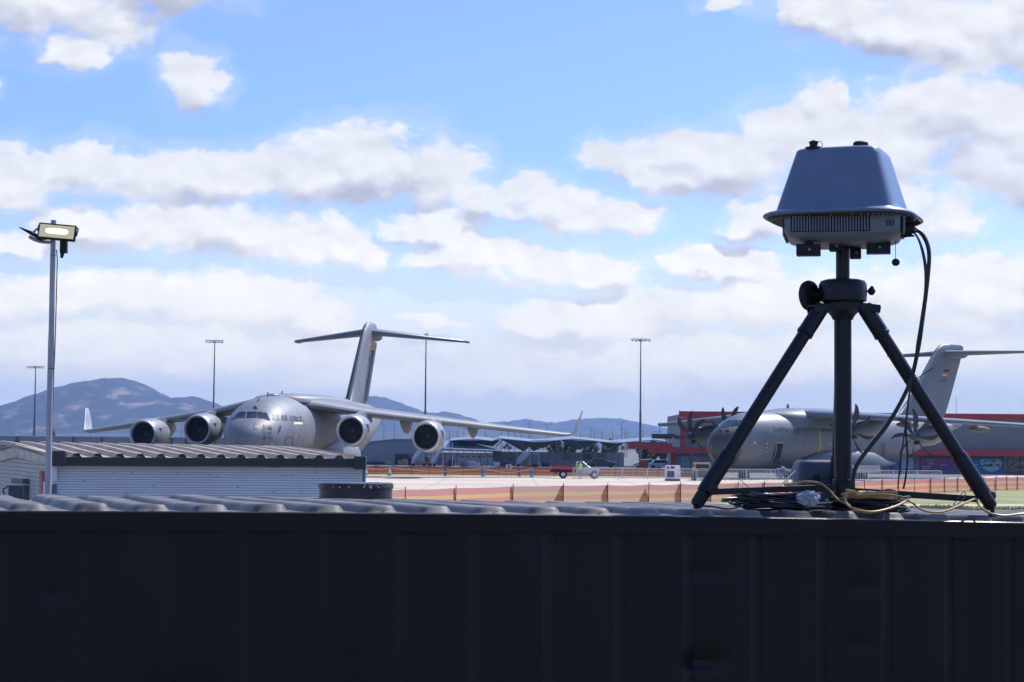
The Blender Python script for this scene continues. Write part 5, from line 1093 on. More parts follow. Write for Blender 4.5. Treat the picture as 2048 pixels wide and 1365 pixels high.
# wing box fairing on top
mb = MB(); rings = []
for y, w_, zt in ((7.5, .4, 6.62), (9, 1.9, 6.78), (10.5, 2.8, 7.0), (12.5, 3.2, 7.15), (17, 3.3, 7.2), (21, 3.1, 7.12), (25, 2.2, 6.9), (28, .4, 6.67)):
    rings.append([(w_ * math.cos(math.pi * k / 14), y, 5.1 + (zt - 5.1) * max(0, math.sin(math.pi * k / 14)) ** .5) for k in range(15)])
mb.loft(rings); mb.build('wing_root_fairing', M_ag, A, ang=60)
for sd in (1, -1):
    mb = MB(); rings = []
    for y, w_, zt, zb in ((11.5, .1, 2.0, 1.6), (13, .5, 2.6, 1.0), (15, .85, 2.9, .6), (20, .95, 2.95, .55), (23, .8, 2.75, .7), (25.0, .4, 2.1, 1.1), (27.2, .05, 1.6, 1.5)):
        zc, h2 = (zt + zb) / 2, (zt - zb) / 2; rings.append([(sd * 2.6 + w_ * math.cos(2 * math.pi * k / 20), y, zc + h2 * math.sin(2 * math.pi * k / 20)) for k in range(20)])
    mb.loft(rings); sp_ = mb.build('gear_sponson', M_ag, A, ang=60)
    mb = MB(); mb.box((sd * 3.85, 19.0, 1.05), (.08, 7.0, .8), M=Matrix.Rotation(R(-12 * sd), 3, 'Y')); mb.build('gear_door', M_acl, sp_)
    for yy in (16.6, 18.3, 20.0): wheelset(A, sd * 2.9, yy, .55, .45); wheelset(A, sd * 3.5, yy, .55, .45)
    zz = [(1.5, 11.4, 6.42, 6.4, .85), (2.9, 11.6, 6.42, 6.2, .85), (13.9, 14.3, 5.88, 4.3, .55), (20.8, 16.1, 5.50, 3.2, .40)] + ([(26.0, 17.5, 5.20, 2.3, .28), (26.4, 17.9, 5.17, 1.6, .15)] if sd > 0 else [(21.2, 16.5, 5.66, 2.6, .25)])
    mb = MB(); mb.loft([foil((sd * a, b, c), d, e_, (0, 0, 1), .012) for a, b, c, d, e_ in zz]); wg = mb.build('wing', M_ag, A, ang=50)
    for xx in (10.4, 17.6):
        z_ = 5.95 - (xx - 10) * .06; mb = MB(); mb.ball((sd * xx, 17.6 + (xx - 10) * .2, z_ - .45), (.22, 2.0, .32), 12, 10); mb.build('flap_track_fairing', mat('primer_olive', (.085, .085, .06), .6), wg)
    for (ex_, ez) in ((7.48, 4.82), (13.94, 4.29)):
        ey = 12.34 + (0 if ex_ < 10 else 1.2)
        mb = MB(); rings = []
        for y, w_, h_2, zc in ((.25, .42, .42, 0), (.5, .55, .62, -.02), (1.2, .66, .85, -.02), (2.6, .74, .98, .12), (4.2, .70, .90, .38), (5.6, .5, .6, .75), (6.4, .2, .25, 1.0)):
            rings.append([(sd * ex_ + w_ * math.cos(2 * math.pi * k / 22), ey + y, ez + zc + h_2 * math.sin(2 * math.pi * k / 22)) for k in range(22)])
        mb.loft(rings); nac = mb.build('engine_nacelle', M_ag, A, ang=50)
        mb = MB(); mb.ball((sd * ex_, ey + .45, ez - .62), (.34, .3, .2), 12, 8); mb.build('intake', M_int, nac)
        mb = MB(); mb.lathe([(.70 + 0, 3.0), (.71, 3.08)], (sd * ex_, ey, ez + .15), (0, 1, 0), n=22, sy=1.36, caps=(False, False)); mb.build('nacelle_band', M_yelp, nac)
        pr = empty('propeller'); pr.parent = A; pr.location = (sd * ex_, ey, ez)
        rot0 = {(1, 7.48): 20, (1, 13.94): 4, (-1, 7.48): 12, (-1, 13.94): -4}[(sd, ex_)]
        mb = MB(); mb.lathe([(.03, -.75), (.22, -.62), (.38, -.35), (.46, 0), (.46, .25)], (0, 0, 0), (0, 1, 0), n=22); mb.build('spinner', mat('spinner_dark', (.045, .05, .065), .3), pr)
        for k in range(8):
            mb = MB(); rings = []
            a0 = R(rot0 + 45 * k); xr = Vector((math.sin(a0), 0, math.cos(a0))); xt = Vector((math.cos(a0), 0, -math.sin(a0)))
            for t, ch, sw, pt in ((.40, .22, 0, 68), (.6, .30, .02, 62), (1.0, .44, .05, 50), (1.5, .52, .06, 40), (2.0, .48, -.02, 33), (2.35, .38, -.16, 29), (2.58, .24, -.32, 26), (2.66, .08, -.42, 25)):
                dv = (xt * math.cos(R(pt)) + Vector((0, 1, 0)) * math.sin(R(pt))); nv = dv.cross(xr); c_ = xr * t + xt * sw * sd * 1.0
                rings.append([c_ + dv * ch * .5, c_ + nv * .03, c_ - dv * ch * .5, c_ - nv * .03])
            mb.loft(rings); mb.build('blade', mat('propeller_blade', (.055, .055, .06), .5, 0, .1, 3, spec=.2), pr, ang=60)
for x in (-.3, .3): wheelset(A, x, 5.0, .42, .3)
mb = MB(); mb.cyl((0, 5, .42), (0, 4.8, 1.3), .1); mb.build('nose_gear_leg', M_acl, A)
def fs(y, z, c, t): return [Vector(p) for p in foil((0, y, z), c, t, (1, 0, 0))]
mb = MB(); mb.loft([fs(29.0, 6.5, 11.0, .5), fs(31.5, 7.0, 9.2, .8), fs(33.6, 8.6, 8.0, .85), fs(38.6, 14.0, 5.7, .7), fs(39.6, 14.65, 4.9, .55), fs(40.4, 14.85, 3.6, .3)]); finA = mb.build('tail_fin', M_ag, A, ang=55)
mb = MB(); mb.ball((0, 42.3, 13.75), (.5, 3.0, .5)); mb.build('tailplane_fairing', M_ag, A)
for sd in (1, -1):
    mb = MB(); mb.loft([foil((sd * .2, 39.8, 13.8), 4.9, .6), foil((sd * 9.4, 43.3, 13.85), 2.3, .25), foil((sd * 9.7, 43.9, 13.85), 1.5, .12)]); mb.build('tailplane', M_ag, A, ang=55)
def fpA(u, v): return Vector((.40, 33.6 + (v - 8.6) * .926 + u, v))
for k, (m_, za) in enumerate(((mat('flag_black', (.02, .02, .02), .5), 11.75), (M_red, 11.5), (mat('flag_gold', (.7, .42, .05), .5), 11.25))):
    mb = MB(); mb.add([fpA(3.0, za), fpA(4.3, za), fpA(4.3, za + .25), fpA(3.0, za + .25)], [(0, 1, 2, 3)]); mb.build('flag_bar', m_, finA, smooth=False)
text_mesh('tail_lettering', 'LUFTWAFFE', .42, lambda u, v: fpA(2.3 + u * 1.15, 10.55 + v), M_let, finA)
# ================================================================== FOREGROUND: the dark shipping container
TH = R(17.8); TC, TS = math.cos(TH), math.sin(TH); CZ0 = 6.95
def cpt(t, d, z): return Vector((t * TC - d * TS, CZ0 + t * TS + d * TC, z))
def cinv(x, y): return (x * TC + (y - CZ0) * TS, -x * TS + (y - CZ0) * TC)
def zr(t, d):
    return CAMH - (0.250 + 0.0123 * t + 0.0135 * d) + max(-0.006, 0.010 * (1 - (t / 2.05) ** 2))
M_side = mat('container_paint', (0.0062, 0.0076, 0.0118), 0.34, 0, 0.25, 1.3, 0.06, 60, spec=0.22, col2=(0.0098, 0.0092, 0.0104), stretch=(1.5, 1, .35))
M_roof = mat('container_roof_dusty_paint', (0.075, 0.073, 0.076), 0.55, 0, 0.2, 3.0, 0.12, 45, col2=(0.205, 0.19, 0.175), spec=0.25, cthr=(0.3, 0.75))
cont = empty('shipping_container', cpt(0, 0, 0), TH, 'long black corrugated shipping container filling the bottom of the view', 'shipping container')
L0, L1, CD = -5.2, 6.9, 2.44
def cl(t, d, z): return Vector((t, d, z))      # local = (t, d, z)
random.seed(3)
# side wall as a height field with dents
dents = [(-1.26, 1.98, 0.05, 0.05, .014), (-1.12, 1.95, .08, .05, .012), (0.78, 2.02, .07, .03, .026), (0.80, 2.36, .05, .03, .009), (1.46, 2.30, .05, .03, .008), (1.44, 2.08, .05, .03, .006), (-1.62, 2.32, .03, .03, .008), (2.1, 2.1, .2, .3, .006), (-.5, 2.0, .3, .3, .006)]
def sidep(t, z):
    ph = ((t + 1.684) / 0.279) % 1.0
    # outer flat, slope in, inner flat, slope out
    if ph < 0.25: y = 0.036 * (1 - ph / 0.25)
    elif ph < 0.5: y = 0.0
    elif ph < 0.75: y = 0.036 * (ph - 0.5) / 0.25
    else: y = 0.036
    for (a, b, sa, sb, k) in dents:
        if abs(t - a) < sa * 3 and abs(z - b) < sb * 3:
            q = (z - b) / sb; y += k * math.exp(-((t - a) / sa) ** 2) * math.exp(-q * q * (0.6 if q > 0 else 2.2))
    y += 0.0025 * math.sin(t * 3.1 + z * 2.3) + 0.0015 * math.sin(t * 9 + z * 7)
    return y
mb = MB(); ts = []
t = -1.684 - 0.279 * 12
while t < L1 - 0.05:
    for ph in (0, 0.07, 0.2, 0.25, 0.3, 0.42, 0.5, 0.56, 0.7, 0.75, 0.81, 0.93): ts.append(t + ph * 0.279)
    t += 0.279
ts = [x for x in ts if x > L0 + 0.02]
zs = [0.18] + [0.6 + 0.2 * i for i in range(6)] + [1.75 + 0.02 * i for i in range(45)]
o = 0
for tt in ts:
    for z in zs:
        z = min(z, zr(tt, 0) - 0.045 + 0.0005 * (z - 2.5)); mb.v.append(Vector((tt, sidep(tt, z) + 0.012, z)))
nz = len(zs)
for i in range(len(ts) - 1):
    for j in range(nz - 1): mb.f.append((i * nz + j, (i + 1) * nz + j, (i + 1) * nz + j + 1, i * nz + j + 1))
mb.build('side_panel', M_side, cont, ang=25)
mb = MB(); tt = L0; rings = []
while tt <= L1 + 0.01:
    z1 = zr(tt, 0); wob = 0.0012 * math.sin(tt * 3.3) + 0.0005 * math.sin(tt * 9 + 1)
    nick = 0.012 * math.exp(-((tt - 0.70) / 0.025) ** 2) + 0.009 * math.exp(-((tt - 1.36) / 0.03) ** 2) + 0.006 * math.exp(-((tt + 0.10) / 0.03) ** 2)
    rings.append([(tt, -0.004 + wob + nick * .4, z1 - 0.066 + wob), (tt, -0.006 + wob, z1 - 0.004), (tt, 0.000 + nick * .3, z1 - nick * 0.6), (tt, 0.012, z1 - nick * 0.3), (tt, 0.05, z1 - 0.003), (tt, 0.05, z1 - 0.066)])
    tt += 0.02
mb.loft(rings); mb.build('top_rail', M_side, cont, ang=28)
mb = MB(); mb.box(((L0 + L1) / 2, CD - 0.03, 1.3), (L1 - L0, 0.04, 2.3)); mb.box((L0 + .02, CD / 2, 1.3), (0.04, CD - .1, 2.3)); mb.box((L1 - .02, CD / 2, 1.3), (0.04, CD - .1, 2.3))
mb.build('rear_and_end_walls', M_side, cont, smooth=False)
mb = MB(); mb.box(((L0 + L1) / 2, 0.03, 0.09), (L1 - L0, 0.08, 0.16)); mb.build('bottom_rail', M_side, cont, smooth=False)
# roof with stamped corrugations
ED = [-1.647 + 0.2072 * k for k in range(-18, 42)]
ribs = [(e, random.uniform(-0.008, 0.008), random.uniform(0.9, 1.08), random.uniform(-.01, .015)) for e in ED]
def ribh(t, d):
    h = 0.0
    for (e, jx, kh, jd) in ribs:
        x = (e + jx * (1 if d < 1.2 else 2)) - t
        if -0.02 < x < 0.17:
            rad_ = .052; d0 = 0.030 + jd; d1 = CD - .03; qx = abs(x - .066) - .066 + rad_; qd = abs(d - (d0 + d1) / 2) - (d1 - d0) / 2 + rad_
            sd_ = math.hypot(max(qx, 0), max(qd, 0)) + min(max(qx, qd), 0) - rad_
            k = min(1, max(0, -sd_ / 0.024)); k = 1 - (1 - k) ** 1.7
            h = max(h, 0.027 * kh * k)
    return h
mb = MB(); tl = []
for (e, jx, kh, jd) in ribs:
    for x in (-0.14, -0.132, -0.128, -0.124, -0.119, -0.114, -0.108, -0.098, -0.082, -0.066, -0.05, -0.034, -0.024, -0.018, -0.013, -0.008, -0.004, 0.0, 0.006): tl.append(e + jx * 1.0 + x)
tl = sorted(x for x in tl if L0 < x < L1)
dl = [0.012, 0.035] + [0.04 + 0.008 * i for i in range(11)] + [0.2, 0.4, 0.7, 1.0, 1.3, 1.6, 1.9, 2.15] + [2.31 + 0.015 * i for i in range(7)] + [2.44]
for tt in tl:
    for d in dl:
        buck = 0.003 * math.sin(tt * 2.1 + d * 1.7) + 0.002 * math.sin(tt * 5.3 - d * 2.9)
        mb.v.append(Vector((tt, d, zr(tt, d) - 0.001 + ribh(tt, d) + buck * min(1, d * 5) * min(1, (CD - d) * 6))))
nd = len(dl)
for i in range(len(tl) - 1):
    for j in range(nd - 1): mb.f.append((i * nd + j, (i + 1) * nd + j, (i + 1) * nd + j + 1, i * nd + j + 1))
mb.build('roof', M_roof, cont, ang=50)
# ------------------------------------------------------------------ tripod
M_blk = mat('black_anodised_metal', (0.0080, 0.0095, 0.0150), 0.40, 0.0, 0.25, 14, 0.04, 120, spec=0.35)
CZ = 7.7
def q(px, py, Y=CZ): return pw(px, py, Y)
C0 = q(1686, 1000); tx, ty = C0.x, C0.y
td = cinv(tx, ty)
tri = empty('tripod', (tx, ty, zr(*td)), 0, 'heavy black tripod with crank wheel standing on the container roof', 'tripod')
def tl_(p): return Vector(p) - Vector((tx, ty, tri.location.z))
def h_(py): return pw(1686, py, CZ).z - tri.location.z
ax = Vector((0, 0, 1))
mb = MB(); mb.cyl((0, 0, 0.05), (0, 0, h_(640)), 0.0352, n=28); mb.build('centre_column', M_blk, tri)
mb = MB(); mb.lathe([(.030, .03), (.044, .035), (.046, .05), (.046, h_(985)), (.040, h_(983)), (.040, h_(965)), (.043, h_(963)), (.043, h_(960)), (.036, h_(959))], (0, 0, 0), n=28); mb.build('column_collar', M_blk, tri)
mb = MB(); mb.cyl((0, 0, h_(562)), (0, 0, h_(486)), 0.0278, n=28); mb.build('upper_mast', M_blk, tri)
mb = MB(); mb.lathe([(.03, h_(559.5)), (.070, h_(560)), (.090, h_(563)), (.097, h_(570)), (.098, h_(590)), (.096, h_(603)), (.088, h_(604)), (.078, h_(607)), (.076, h_(622)), (.058, h_(627)), (.046, h_(634)), (.041, h_(640)), (.036, h_(640))], (0, 0, 0), n=36)
hub = mb.build('hub', M_blk, tri)
hz_ = h_(606)
# crank wheel and clamp knob
mb = MB(); wc = tl_(q(1619, 592, CZ + 0.02)); mb.lathe([(.012, -.018), (.05, -.018), (.060, -.012), (.0635, 0), (.060, .012), (.05, .018), (.012, .014)], wc, (0.72, -0.69, 0.05), n=36)
mb.cyl(wc, (-.06, 0.02, wc.z), .012); wheel = mb.build('crank_wheel', M_blkm, tri)
mb = MB(); mb.cyl(wc + Vector((.012, -.03, .0)), wc + Vector((.03, -.06, .0)), .006); mb.build('wheel_handle', M_blkm, wheel)
mb = MB(); kc = tl_(q(1743, 583, CZ)); mb.lathe([(.002, -.016), (.008, -.015), (.0145, -.006), (.0165, 0), (.0145, .006), (.008, .016), (.003, .022)], kc, (0.1, 0, 1), n=18); mb.cyl(kc, (.09, 0, kc.z), .005); mb.build('clamp_knob', M_blkm, tri)
# three legs: left, right (towards the camera side) and the one behind the column
LF = pw(1394, 1008, 7.45); RF = pw(1982, 1012, 7.66); BF = Vector((1.44, 8.38, 0))
for i, (P_, pxt, pyt, Y, knobside) in enumerate(((LF, 1641, 618, 7.66, 1), (RF, 1731, 618, 7.69, -1), (BF, None, 0, 0, 1))):
    if pxt: top = tl_(pw(pxt, pyt, Y))
    else: top = Vector((0.02, 0.10, h_(618)))
    dz_ = zr(*cinv(P_.x, P_.y)) + ribh(*cinv(P_.x, P_.y))
    foot = tl_((P_.x, P_.y, dz_ + 0.03)) if not pxt else tl_(P_)
    d = (foot - top).normalized(); L = (foot - top).length
    mb = MB(); mb.cyl(top, top + d * (L - 0.03), 0.0272, n=24); leg = mb.build('leg', M_blk, tri)
    mb = MB(); mb.lathe([(.026, 0), (.031, .004), (.033, .02), (.033, .130), (.0345, .132), (.0345, .145), (.029, .147)], top - d * 0.015, d, n=24); mb.build('upper_sleeve', M_blk, leg)
    mb = MB(); mb.lathe([(.0275, 0), (.0312, .002), (.0325, .02), (.0325, .18), (.031, .19), (.026, .192)], top + d * (L - 0.245), d, n=24); mb.build('lower_sleeve', M_blk, leg)
    mb = MB(); mb.lathe([(.020, 0), (.026, .003), (.0265, .045), (.022, .056), (.012, .060)], top + d * (L - 0.048), d, n=20)
    gz = dz_ - tri.location.z
    fe = top + d * (L + .01)
    mb.lathe([(.018, 0), (.018, .008), (.010, .012), (.008, .05)], (fe.x, fe.y, gz), (0, 0, 1), n=18)
    mb.build('foot', M_blkm, leg)
    mb = MB(); side = Vector((0, 0, 1)).cross(d).normalized()
    hd = Vector((top.x, top.y, 0)).normalized(); sd = Vector((-hd.y, hd.x, 0))
    a = Vector((0, 0, top.z + .021)) + hd * .06; b = Vector((0, 0, top.z + .010)) + hd * .150
    mb.beam(a, b, .062, .008); mb.beam(a + sd * .03 - Vector((0, 0, .012)), b + sd * .03 - Vector((0, 0, .016)), .006, .026); mb.beam(a - sd * .03 - Vector((0, 0, .012)), b - sd * .03 - Vector((0, 0, .016)), .006, .026)
    mb.build('leg_bracket', M_blk, tri, bevel=.0015)
    k = top + d * (L - 0.10)
    mb = MB()
    if i == 0: k1 = tl_(pw(1426, 980, 7.42)); mb.lathe([(.004, -.014), (.016, -.014), (.0205, -.010), (.0205, .01), (.018, .014), (.004, .014)], k1, (0.15, -1, 0.05), n=20)
    elif i == 1: k1 = tl_(pw(1984, 991, 7.68)); mb.lathe([(.004, -.012), (.014, -.012), (.018, -.006), (.018, .006), (.014, .012), (.004, .014)], k1, (0.75, -.6, 0.1), n=20)
    else: k1 = k + Vector((0.03, 0, 0)); mb.ball(k1, .018)
    mb.cyl(k1, k, .007, n=10); mb.build('lock_knob', M_blkm, tri)
    mb = MB()
    if i == 0: mb.beam(tl_(pw(1428, 984, 7.45)), tl_(pw(1672, 975, 7.67)), .012, .024)
    elif i == 1: mb.beam(tl_(pw(1698, 982, 7.69)), tl_(pw(1956, 999, 7.66)), .012, .026)
    else: mb.beam((0.0, 0.03, h_(980)), k, .012, .024)
    mb.build('brace', M_blk, tri, bevel=.001)
# ------------------------------------------------------------------ radome terminal on the mast
M_rad = mat('radome_grey_shell', (0.125, 0.175, 0.262), 0.38, 0, 0.05, 6, 0.01, 40, spec=0.5)
M_radb = mat('terminal_body_grey', (0.165, 0.19, 0.235), 0.45, 0, 0.08, 8, 0.02, 40)
M_dark = mat('dark_recess', (0.008, 0.009, 0.012), 0.7, 0, 0.2, 9)
mast_top = pw(1686, 486, CZ)
RC = pw(1687.5, 437, CZ); rad = empty('radome_terminal', (RC.x, RC.y, mast_top.z), R(-11), 'grey truncated pyramid radome housing with finned base on top of the tripod', 'radome')
# (placed at its mounting height; parts in local metres)
z0 = pw(1687, 440, CZ).z - mast_top.z
def hh(py): return pw(1687, py, CZ).z - mast_top.z
def sq(hx, z, p=4.5, n=64, cxo=0, hy=None):
    hy = hy or hx; o = []
    for k in range(n):
        a = 2 * math.pi * k / n; c_, s_ = math.cos(a), math.sin(a); o.append(Vector((math.copysign(abs(c_) ** (2 / p), c_) * hx + cxo, math.copysign(abs(s_) ** (2 / p), s_) * hy, z)))
    return o
mb = MB()
tz = hh(305); bz = hh(428); fz = hh(437)
rings = [sq(.05, tz + .002, 3), sq(.155, tz, 6)] + [sq(a, b, p) for a, b, p in [(.164, tz - .003, 6.5), (.170, tz - .010, 7.5)]]
for i in range(1, 11):
    t = i / 10; rings.append(sq(.170 + (.243 - .170) * t, tz - .010 + (bz - tz + .010) * t, 7.5 - .5 * t))
rings += [sq(.248, bz - .003, 6), sq(.288, bz - .011, 4.2), sq(.302, bz - .017, 4), sq(.305, bz - .023, 4), sq(.302, bz - .028, 4), sq(.289, bz - .029, 4), sq(.288, bz - .024, 4)]
mb.loft(rings); shell = mb.build('radome_shell', M_rad, rad, ang=60, rz=R(-10))
mb = MB()
for k in range(0, 64):
    p = sq(.272, bz - .040, 4)[k]; mb.cyl(p, p + Vector((0, 0, .008)), .004, n=6)
mb.build('rim_screw_row', M_radb, shell)
mb = MB(); mb.loft([sq(.287, bz - .028, 4), sq(.285, bz - .034, 4), sq(.215, bz - .037, 5), sq(.215, bz - .027, 5)]); mb.build('underside_shade_ring', mat('underside_shade_dark', (.035, .034, .036), .6), shell, ang=50)  # dark ring added under the flange, underside shade put into its colour
mb = MB(); bt = bz - .031; bb = hh(486)
mb.loft([sq(.234, bt, 9), sq(.234, bt - .02, 9), sq(.2325, hh(472), 9), sq(.224, hh(480), 7), sq(.17, hh(491), 5), sq(.10, hh(494), 4)])
body = mb.build('electronics_base', M_radb, rad, ang=50)
for face in range(4):
    mb = MB(); rm = Matrix.Rotation(face * math.pi / 2, 3, 'Z')
    for k in range(27):
        x = -.196 + k * .0113
        a = rm @ Vector((x, -.2395, bt - .006)); b = rm @ Vector((x, -.2385, hh(475)))
        mb.beam(a, b, .0055, .010, up=rm @ Vector((0, -1, 0)))
    mb.build('cooling_fins', M_radb, body, smooth=False); mb = MB()
    for k in range(3):
        a = rm @ Vector((.170 + k * .012, -.2355, hh(455))); b = rm @ Vector((.176 + k * .012, -.2350, hh(467))); mb.beam(a, b, .004, .003, up=rm @ Vector((0, -1, 0)))
    mb.build('louvre_slots', M_dark, body, smooth=False)
for face in range(4):
    mb = MB(); rm = Matrix.Rotation(face * math.pi / 2, 3, 'Z'); mb.box(rm @ Vector((-.049, -.2340, (bt + hh(475)) / 2)), (.312, .003, bt - hh(475) + .004), M=rm)
    mb.build('fin_recess', M_dark, body, smooth=False)
mb = MB(); mb.box((.165, -.2355, hh(436.5)), (.028, .003, .010)); mb.build('type_plate', mat('plate_silver', (.35, .37, .4), .35), body, smooth=False)
for (px, py, w_, ht, dy) in ((1617, 501, .096, .045, -.12), (1671, 494, .05, .036, -.05), (1711, 508, .046, .040, .05), (1757, 497, .096, .045, -.09)):
    p = pw(px, py, CZ + dy); p = Matrix.Rotation(R(11), 3, 'Z') @ (p - Vector(rad.location))
    mb = MB(); mb.box((p.x, p.y, p.z), (w_, .07, ht)); mb.cyl((p.x, p.y, p.z + ht / 2), (p.x, p.y, p.z + ht / 2 + .02), .018)
    bo = mb.build('mounting_block', M_blkm, rad, bevel=.003)
    mb = MB(); mb.cyl((p.x + .005, p.y - .034, p.z), (p.x + .005, p.y - .0362, p.z), .006, n=12); mb.build('bolt', M_radb, bo)
mb = MB(); mb.box((0, 0, hh(490)), (.24, .16, .016)); mb.cyl((0, 0, hh(494)), (0, 0, 0.0), .045, .036, n=24); mb.build('mast_adapter', M_blkm, rad, bevel=.003)
# top fittings
for (px, r_, hgt) in ((1629, .018, 16), (1722, .030, 11)):
    p = Matrix.Rotation(R(11), 3, 'Z') @ (pw(px, 303, CZ) - Vector(rad.location)); mb = MB()
    if r_ < .02:
        mb.lathe([(.034, tz - .004), (.034, tz + .003), (.020, tz + .005), (.017, tz + .008), (.016, tz + .018), (.019, tz + .019), (.019, tz + .027), (.010, tz + .029), (.004, tz + .033)], (p.x, -.125, 0), n=20)
        mb.tube(bez([(p.x + .012, -.125, tz + .028), (p.x + .03, -.13, tz + .024), (p.x + .036, -.13, tz + .010), (p.x + .028, -.13, tz + .002)], 5), .0013, 6)
        mb.build('breather_valve', M_blkm, rad)
    else:
        mb.lathe([(.040, tz - .004), (.040, tz + .003), (.031, tz + .005), (.030, tz + .017), (.024, tz + .022), (.005, tz + .023)], (p.x, -.125, 0), n=24); mb.build('gps_puck', M_blkm, rad)
# connector cluster on the right face
mb = MB(); rnd = random.Random(5)
c0 = Matrix.Rotation(R(11), 3, 'Z') @ (pw(1800, 462, CZ) - Vector(rad.location))
for (dy, dz_, r_, L) in ((-.10, .02, .016, .07), (-.05, .022, .013, .055), (-.13, -.008, .012, .045), (-.08, -.012, .011, .06), (-.03, -.01, .012, .04), (0.02, .01, .014, .05), (-.06, -.028, .008, .045), (.06, .0, .012, .05), (-.145, .022, .009, .05)):
    a = Vector((.215, dy, hh(462) + dz_)); mb.cyl(a, a + Vector((L + .01, 0, 0)), r_, n=14); mb.cyl(a + Vector((L * .6, 0, 0)), a + Vector((L * .8, 0, 0)), r_ * 1.25, n=14); mb.cyl(a + Vector((L, 0, 0)), a + Vector((L + .02, 0, -.004)), r_ * .7, r_ * .5, n=12)
mb.build('connector_cluster', M_dark, rad)
mb = MB(); p = Vector((.262, -.14, hh(466))); mb.tube(bez([p, p + Vector((.02, -.01, -.012)), p + Vector((.018, -.01, -.034)), p + Vector((-.015, 0, -.03))], 5), .0012, 6); mb.build('cap_tether', M_blkm, rad)
Q = lambda px, py, Y: Matrix.Rotation(R(11), 3, 'Z') @ (pw(px, py, Y) - Vector(rad.location))
a = Q(1791, 470, CZ - .05); b = Q(1791, 518, CZ - .05)
mb = MB(); mb.tube([a, b], .0013, 6); mb.ball(Q(1791.5, 525, CZ - .05), (.0165, .0165, .0155), 14, 10); mb.build('hanging_dust_cap', M_blkm, rad)
# ------------------------------------------------------------------ cables hanging from the terminal
M_cab = mat('black_rubber_cable', (0.010, 0.011, 0.014), 0.42, 0, 0.2, 30, spec=0.5)
M_yel = mat('yellow_cable', (0.40, 0.235, 0.065), 0.42, 0, 0.18, 20, spec=0.5)
def cable(name, pts, r, m, label, cat='cable', group=None, n=8, res=8):
    P_ = [pw(*p) for p in pts]; mb = MB(); mb.tube(bez(P_, res), r, n); o = mb.build(name, m); tag(o, label, cat, group); return o
cable('feeder_cable', [(1806, 458, 7.62), (1830, 458, 7.6), (1848, 474, 7.58), (1858, 506, 7.56), (1855, 560, 7.56), (1845, 640, 7.56), (1836, 700, 7.58), (1818, 770, 7.6), (1780, 842, 7.6), (1740, 894, 7.62), (1714, 930, 7.62), (1706, 962, 7.6), (1708, 985, 7.6)], .0088, M_cab, 'thickest black cable curving from the radome down to the column foot', group='black cables hanging from the radome')
cable('feeder_cable', [(1800, 463, 7.64), (1822, 461, 7.62), (1838, 482, 7.6), (1849, 530, 7.6), (1850, 580, 7.6), (1842, 640, 7.59), (1834, 690, 7.6), (1830, 725, 7.61), (1822, 765, 7.62), (1816, 810, 7.63), (1812, 860, 7.64), (1815, 915, 7.65), (1812, 950, 7.65), (1807, 978, 7.66)], .0042, M_cab, 'thin black cable from the radome dropping straight past the right tripod leg', group='black cables hanging from the radome')
cable('feeder_cable', [(1803, 470, 7.66), (1826, 463, 7.64), (1846, 500, 7.62), (1853, 560, 7.62), (1840, 660, 7.62), (1829, 735, 7.62), (1818, 790, 7.62), (1811, 850, 7.63), (1800, 930, 7.64), (1796, 975, 7.66)], .0030, M_cab, 'thinnest black wire beside the straight hanging cable', group='black cables hanging from the radome')
cable('cable_tie', [(1828, 762, 7.60), (1842, 752, 7.55), (1866, 736, 7.5)], .0018, M_blkm, 'black cable tie sticking out from the right tripod leg', 'cable tie')
cable('cable_tie', [(1795, 978, 7.64), (1797, 960, 7.6), (1803, 938, 7.6)], .0018, M_blkm, 'black cable tie standing up on the right tripod brace', 'cable tie')
cable('cable_tie', [(1498, 977, 7.5), (1492, 970, 7.45), (1476, 957, 7.4)], .0016, mat('pale_tie', (.35, .33, .3), .5), 'pale cable tie poking up from the left tripod brace', 'cable tie')
# carabiner clip on the right brace
mb = MB(); mb.tube(bez([pw(1926, 985, 7.62), pw(1929, 984, 7.6), pw(1931, 989, 7.6), pw(1926, 1000, 7.6), pw(1913, 1010, 7.6), pw(1909, 1010, 7.6), pw(1910, 1005, 7.6), pw(1920, 992, 7.6), pw(1926, 985, 7.62)], 6), .0017, 6, caps=False)
tag(mb.build('wire_clip', mat('dull_steel', (.12, .12, .125), .4, .6)), 'small wire spring clip hanging on the right tripod brace', 'clip')
# hard case behind the column
M_case = mat('blue_grey_case_plastic', (0.050, 0.066, 0.100), 0.5, 0, 0.1, 12, 0.04, 80)
def on_roof(px, Y):
    x = (px - 1024) / F * Y; td_ = cinv(x, Y); return Vector((x, Y, zr(*td_) + 0.0))
b0 = pw(1645, 945, 8.45); bt0 = pw(1645, 921, 8.35).z; rz_ = on_roof(1645, 8.45).z + .025
case = empty('equipment_case', (b0.x, b0.y, rz_), R(4), 'blue grey plastic equipment case behind the tripod column', 'case')
mb = MB(); H_ = bt0 - rz_
mb.loft([sq(.118, 0.0, 6, hy=.085), sq(.124, .01, 7, hy=.09), sq(.124, H_ * .62, 7, hy=.09)]); mb.build('case_body', M_case, case, ang=60)
mb = MB(); mb.loft([sq(.127, H_ * .62, 7, hy=.093), sq(.127, H_ * .80, 7, hy=.093), sq(.120, H_ * .93, 6, hy=.088), sq(.108, H_, 6, hy=.078), sq(.02, H_ + .001, 4)]); mb.build('lid', M_case, case, ang=60)
mb = MB(); mb.box((.02, -.094, H_ * .48), (.10, .010, .018)); mb.box((-.05, -.098, H_ * .60), (.03, .01, .04)); mb.box((.08, -.098, H_ * .60), (.03, .01, .04)); mb.build('handle', M_blkm, case, bevel=.002)
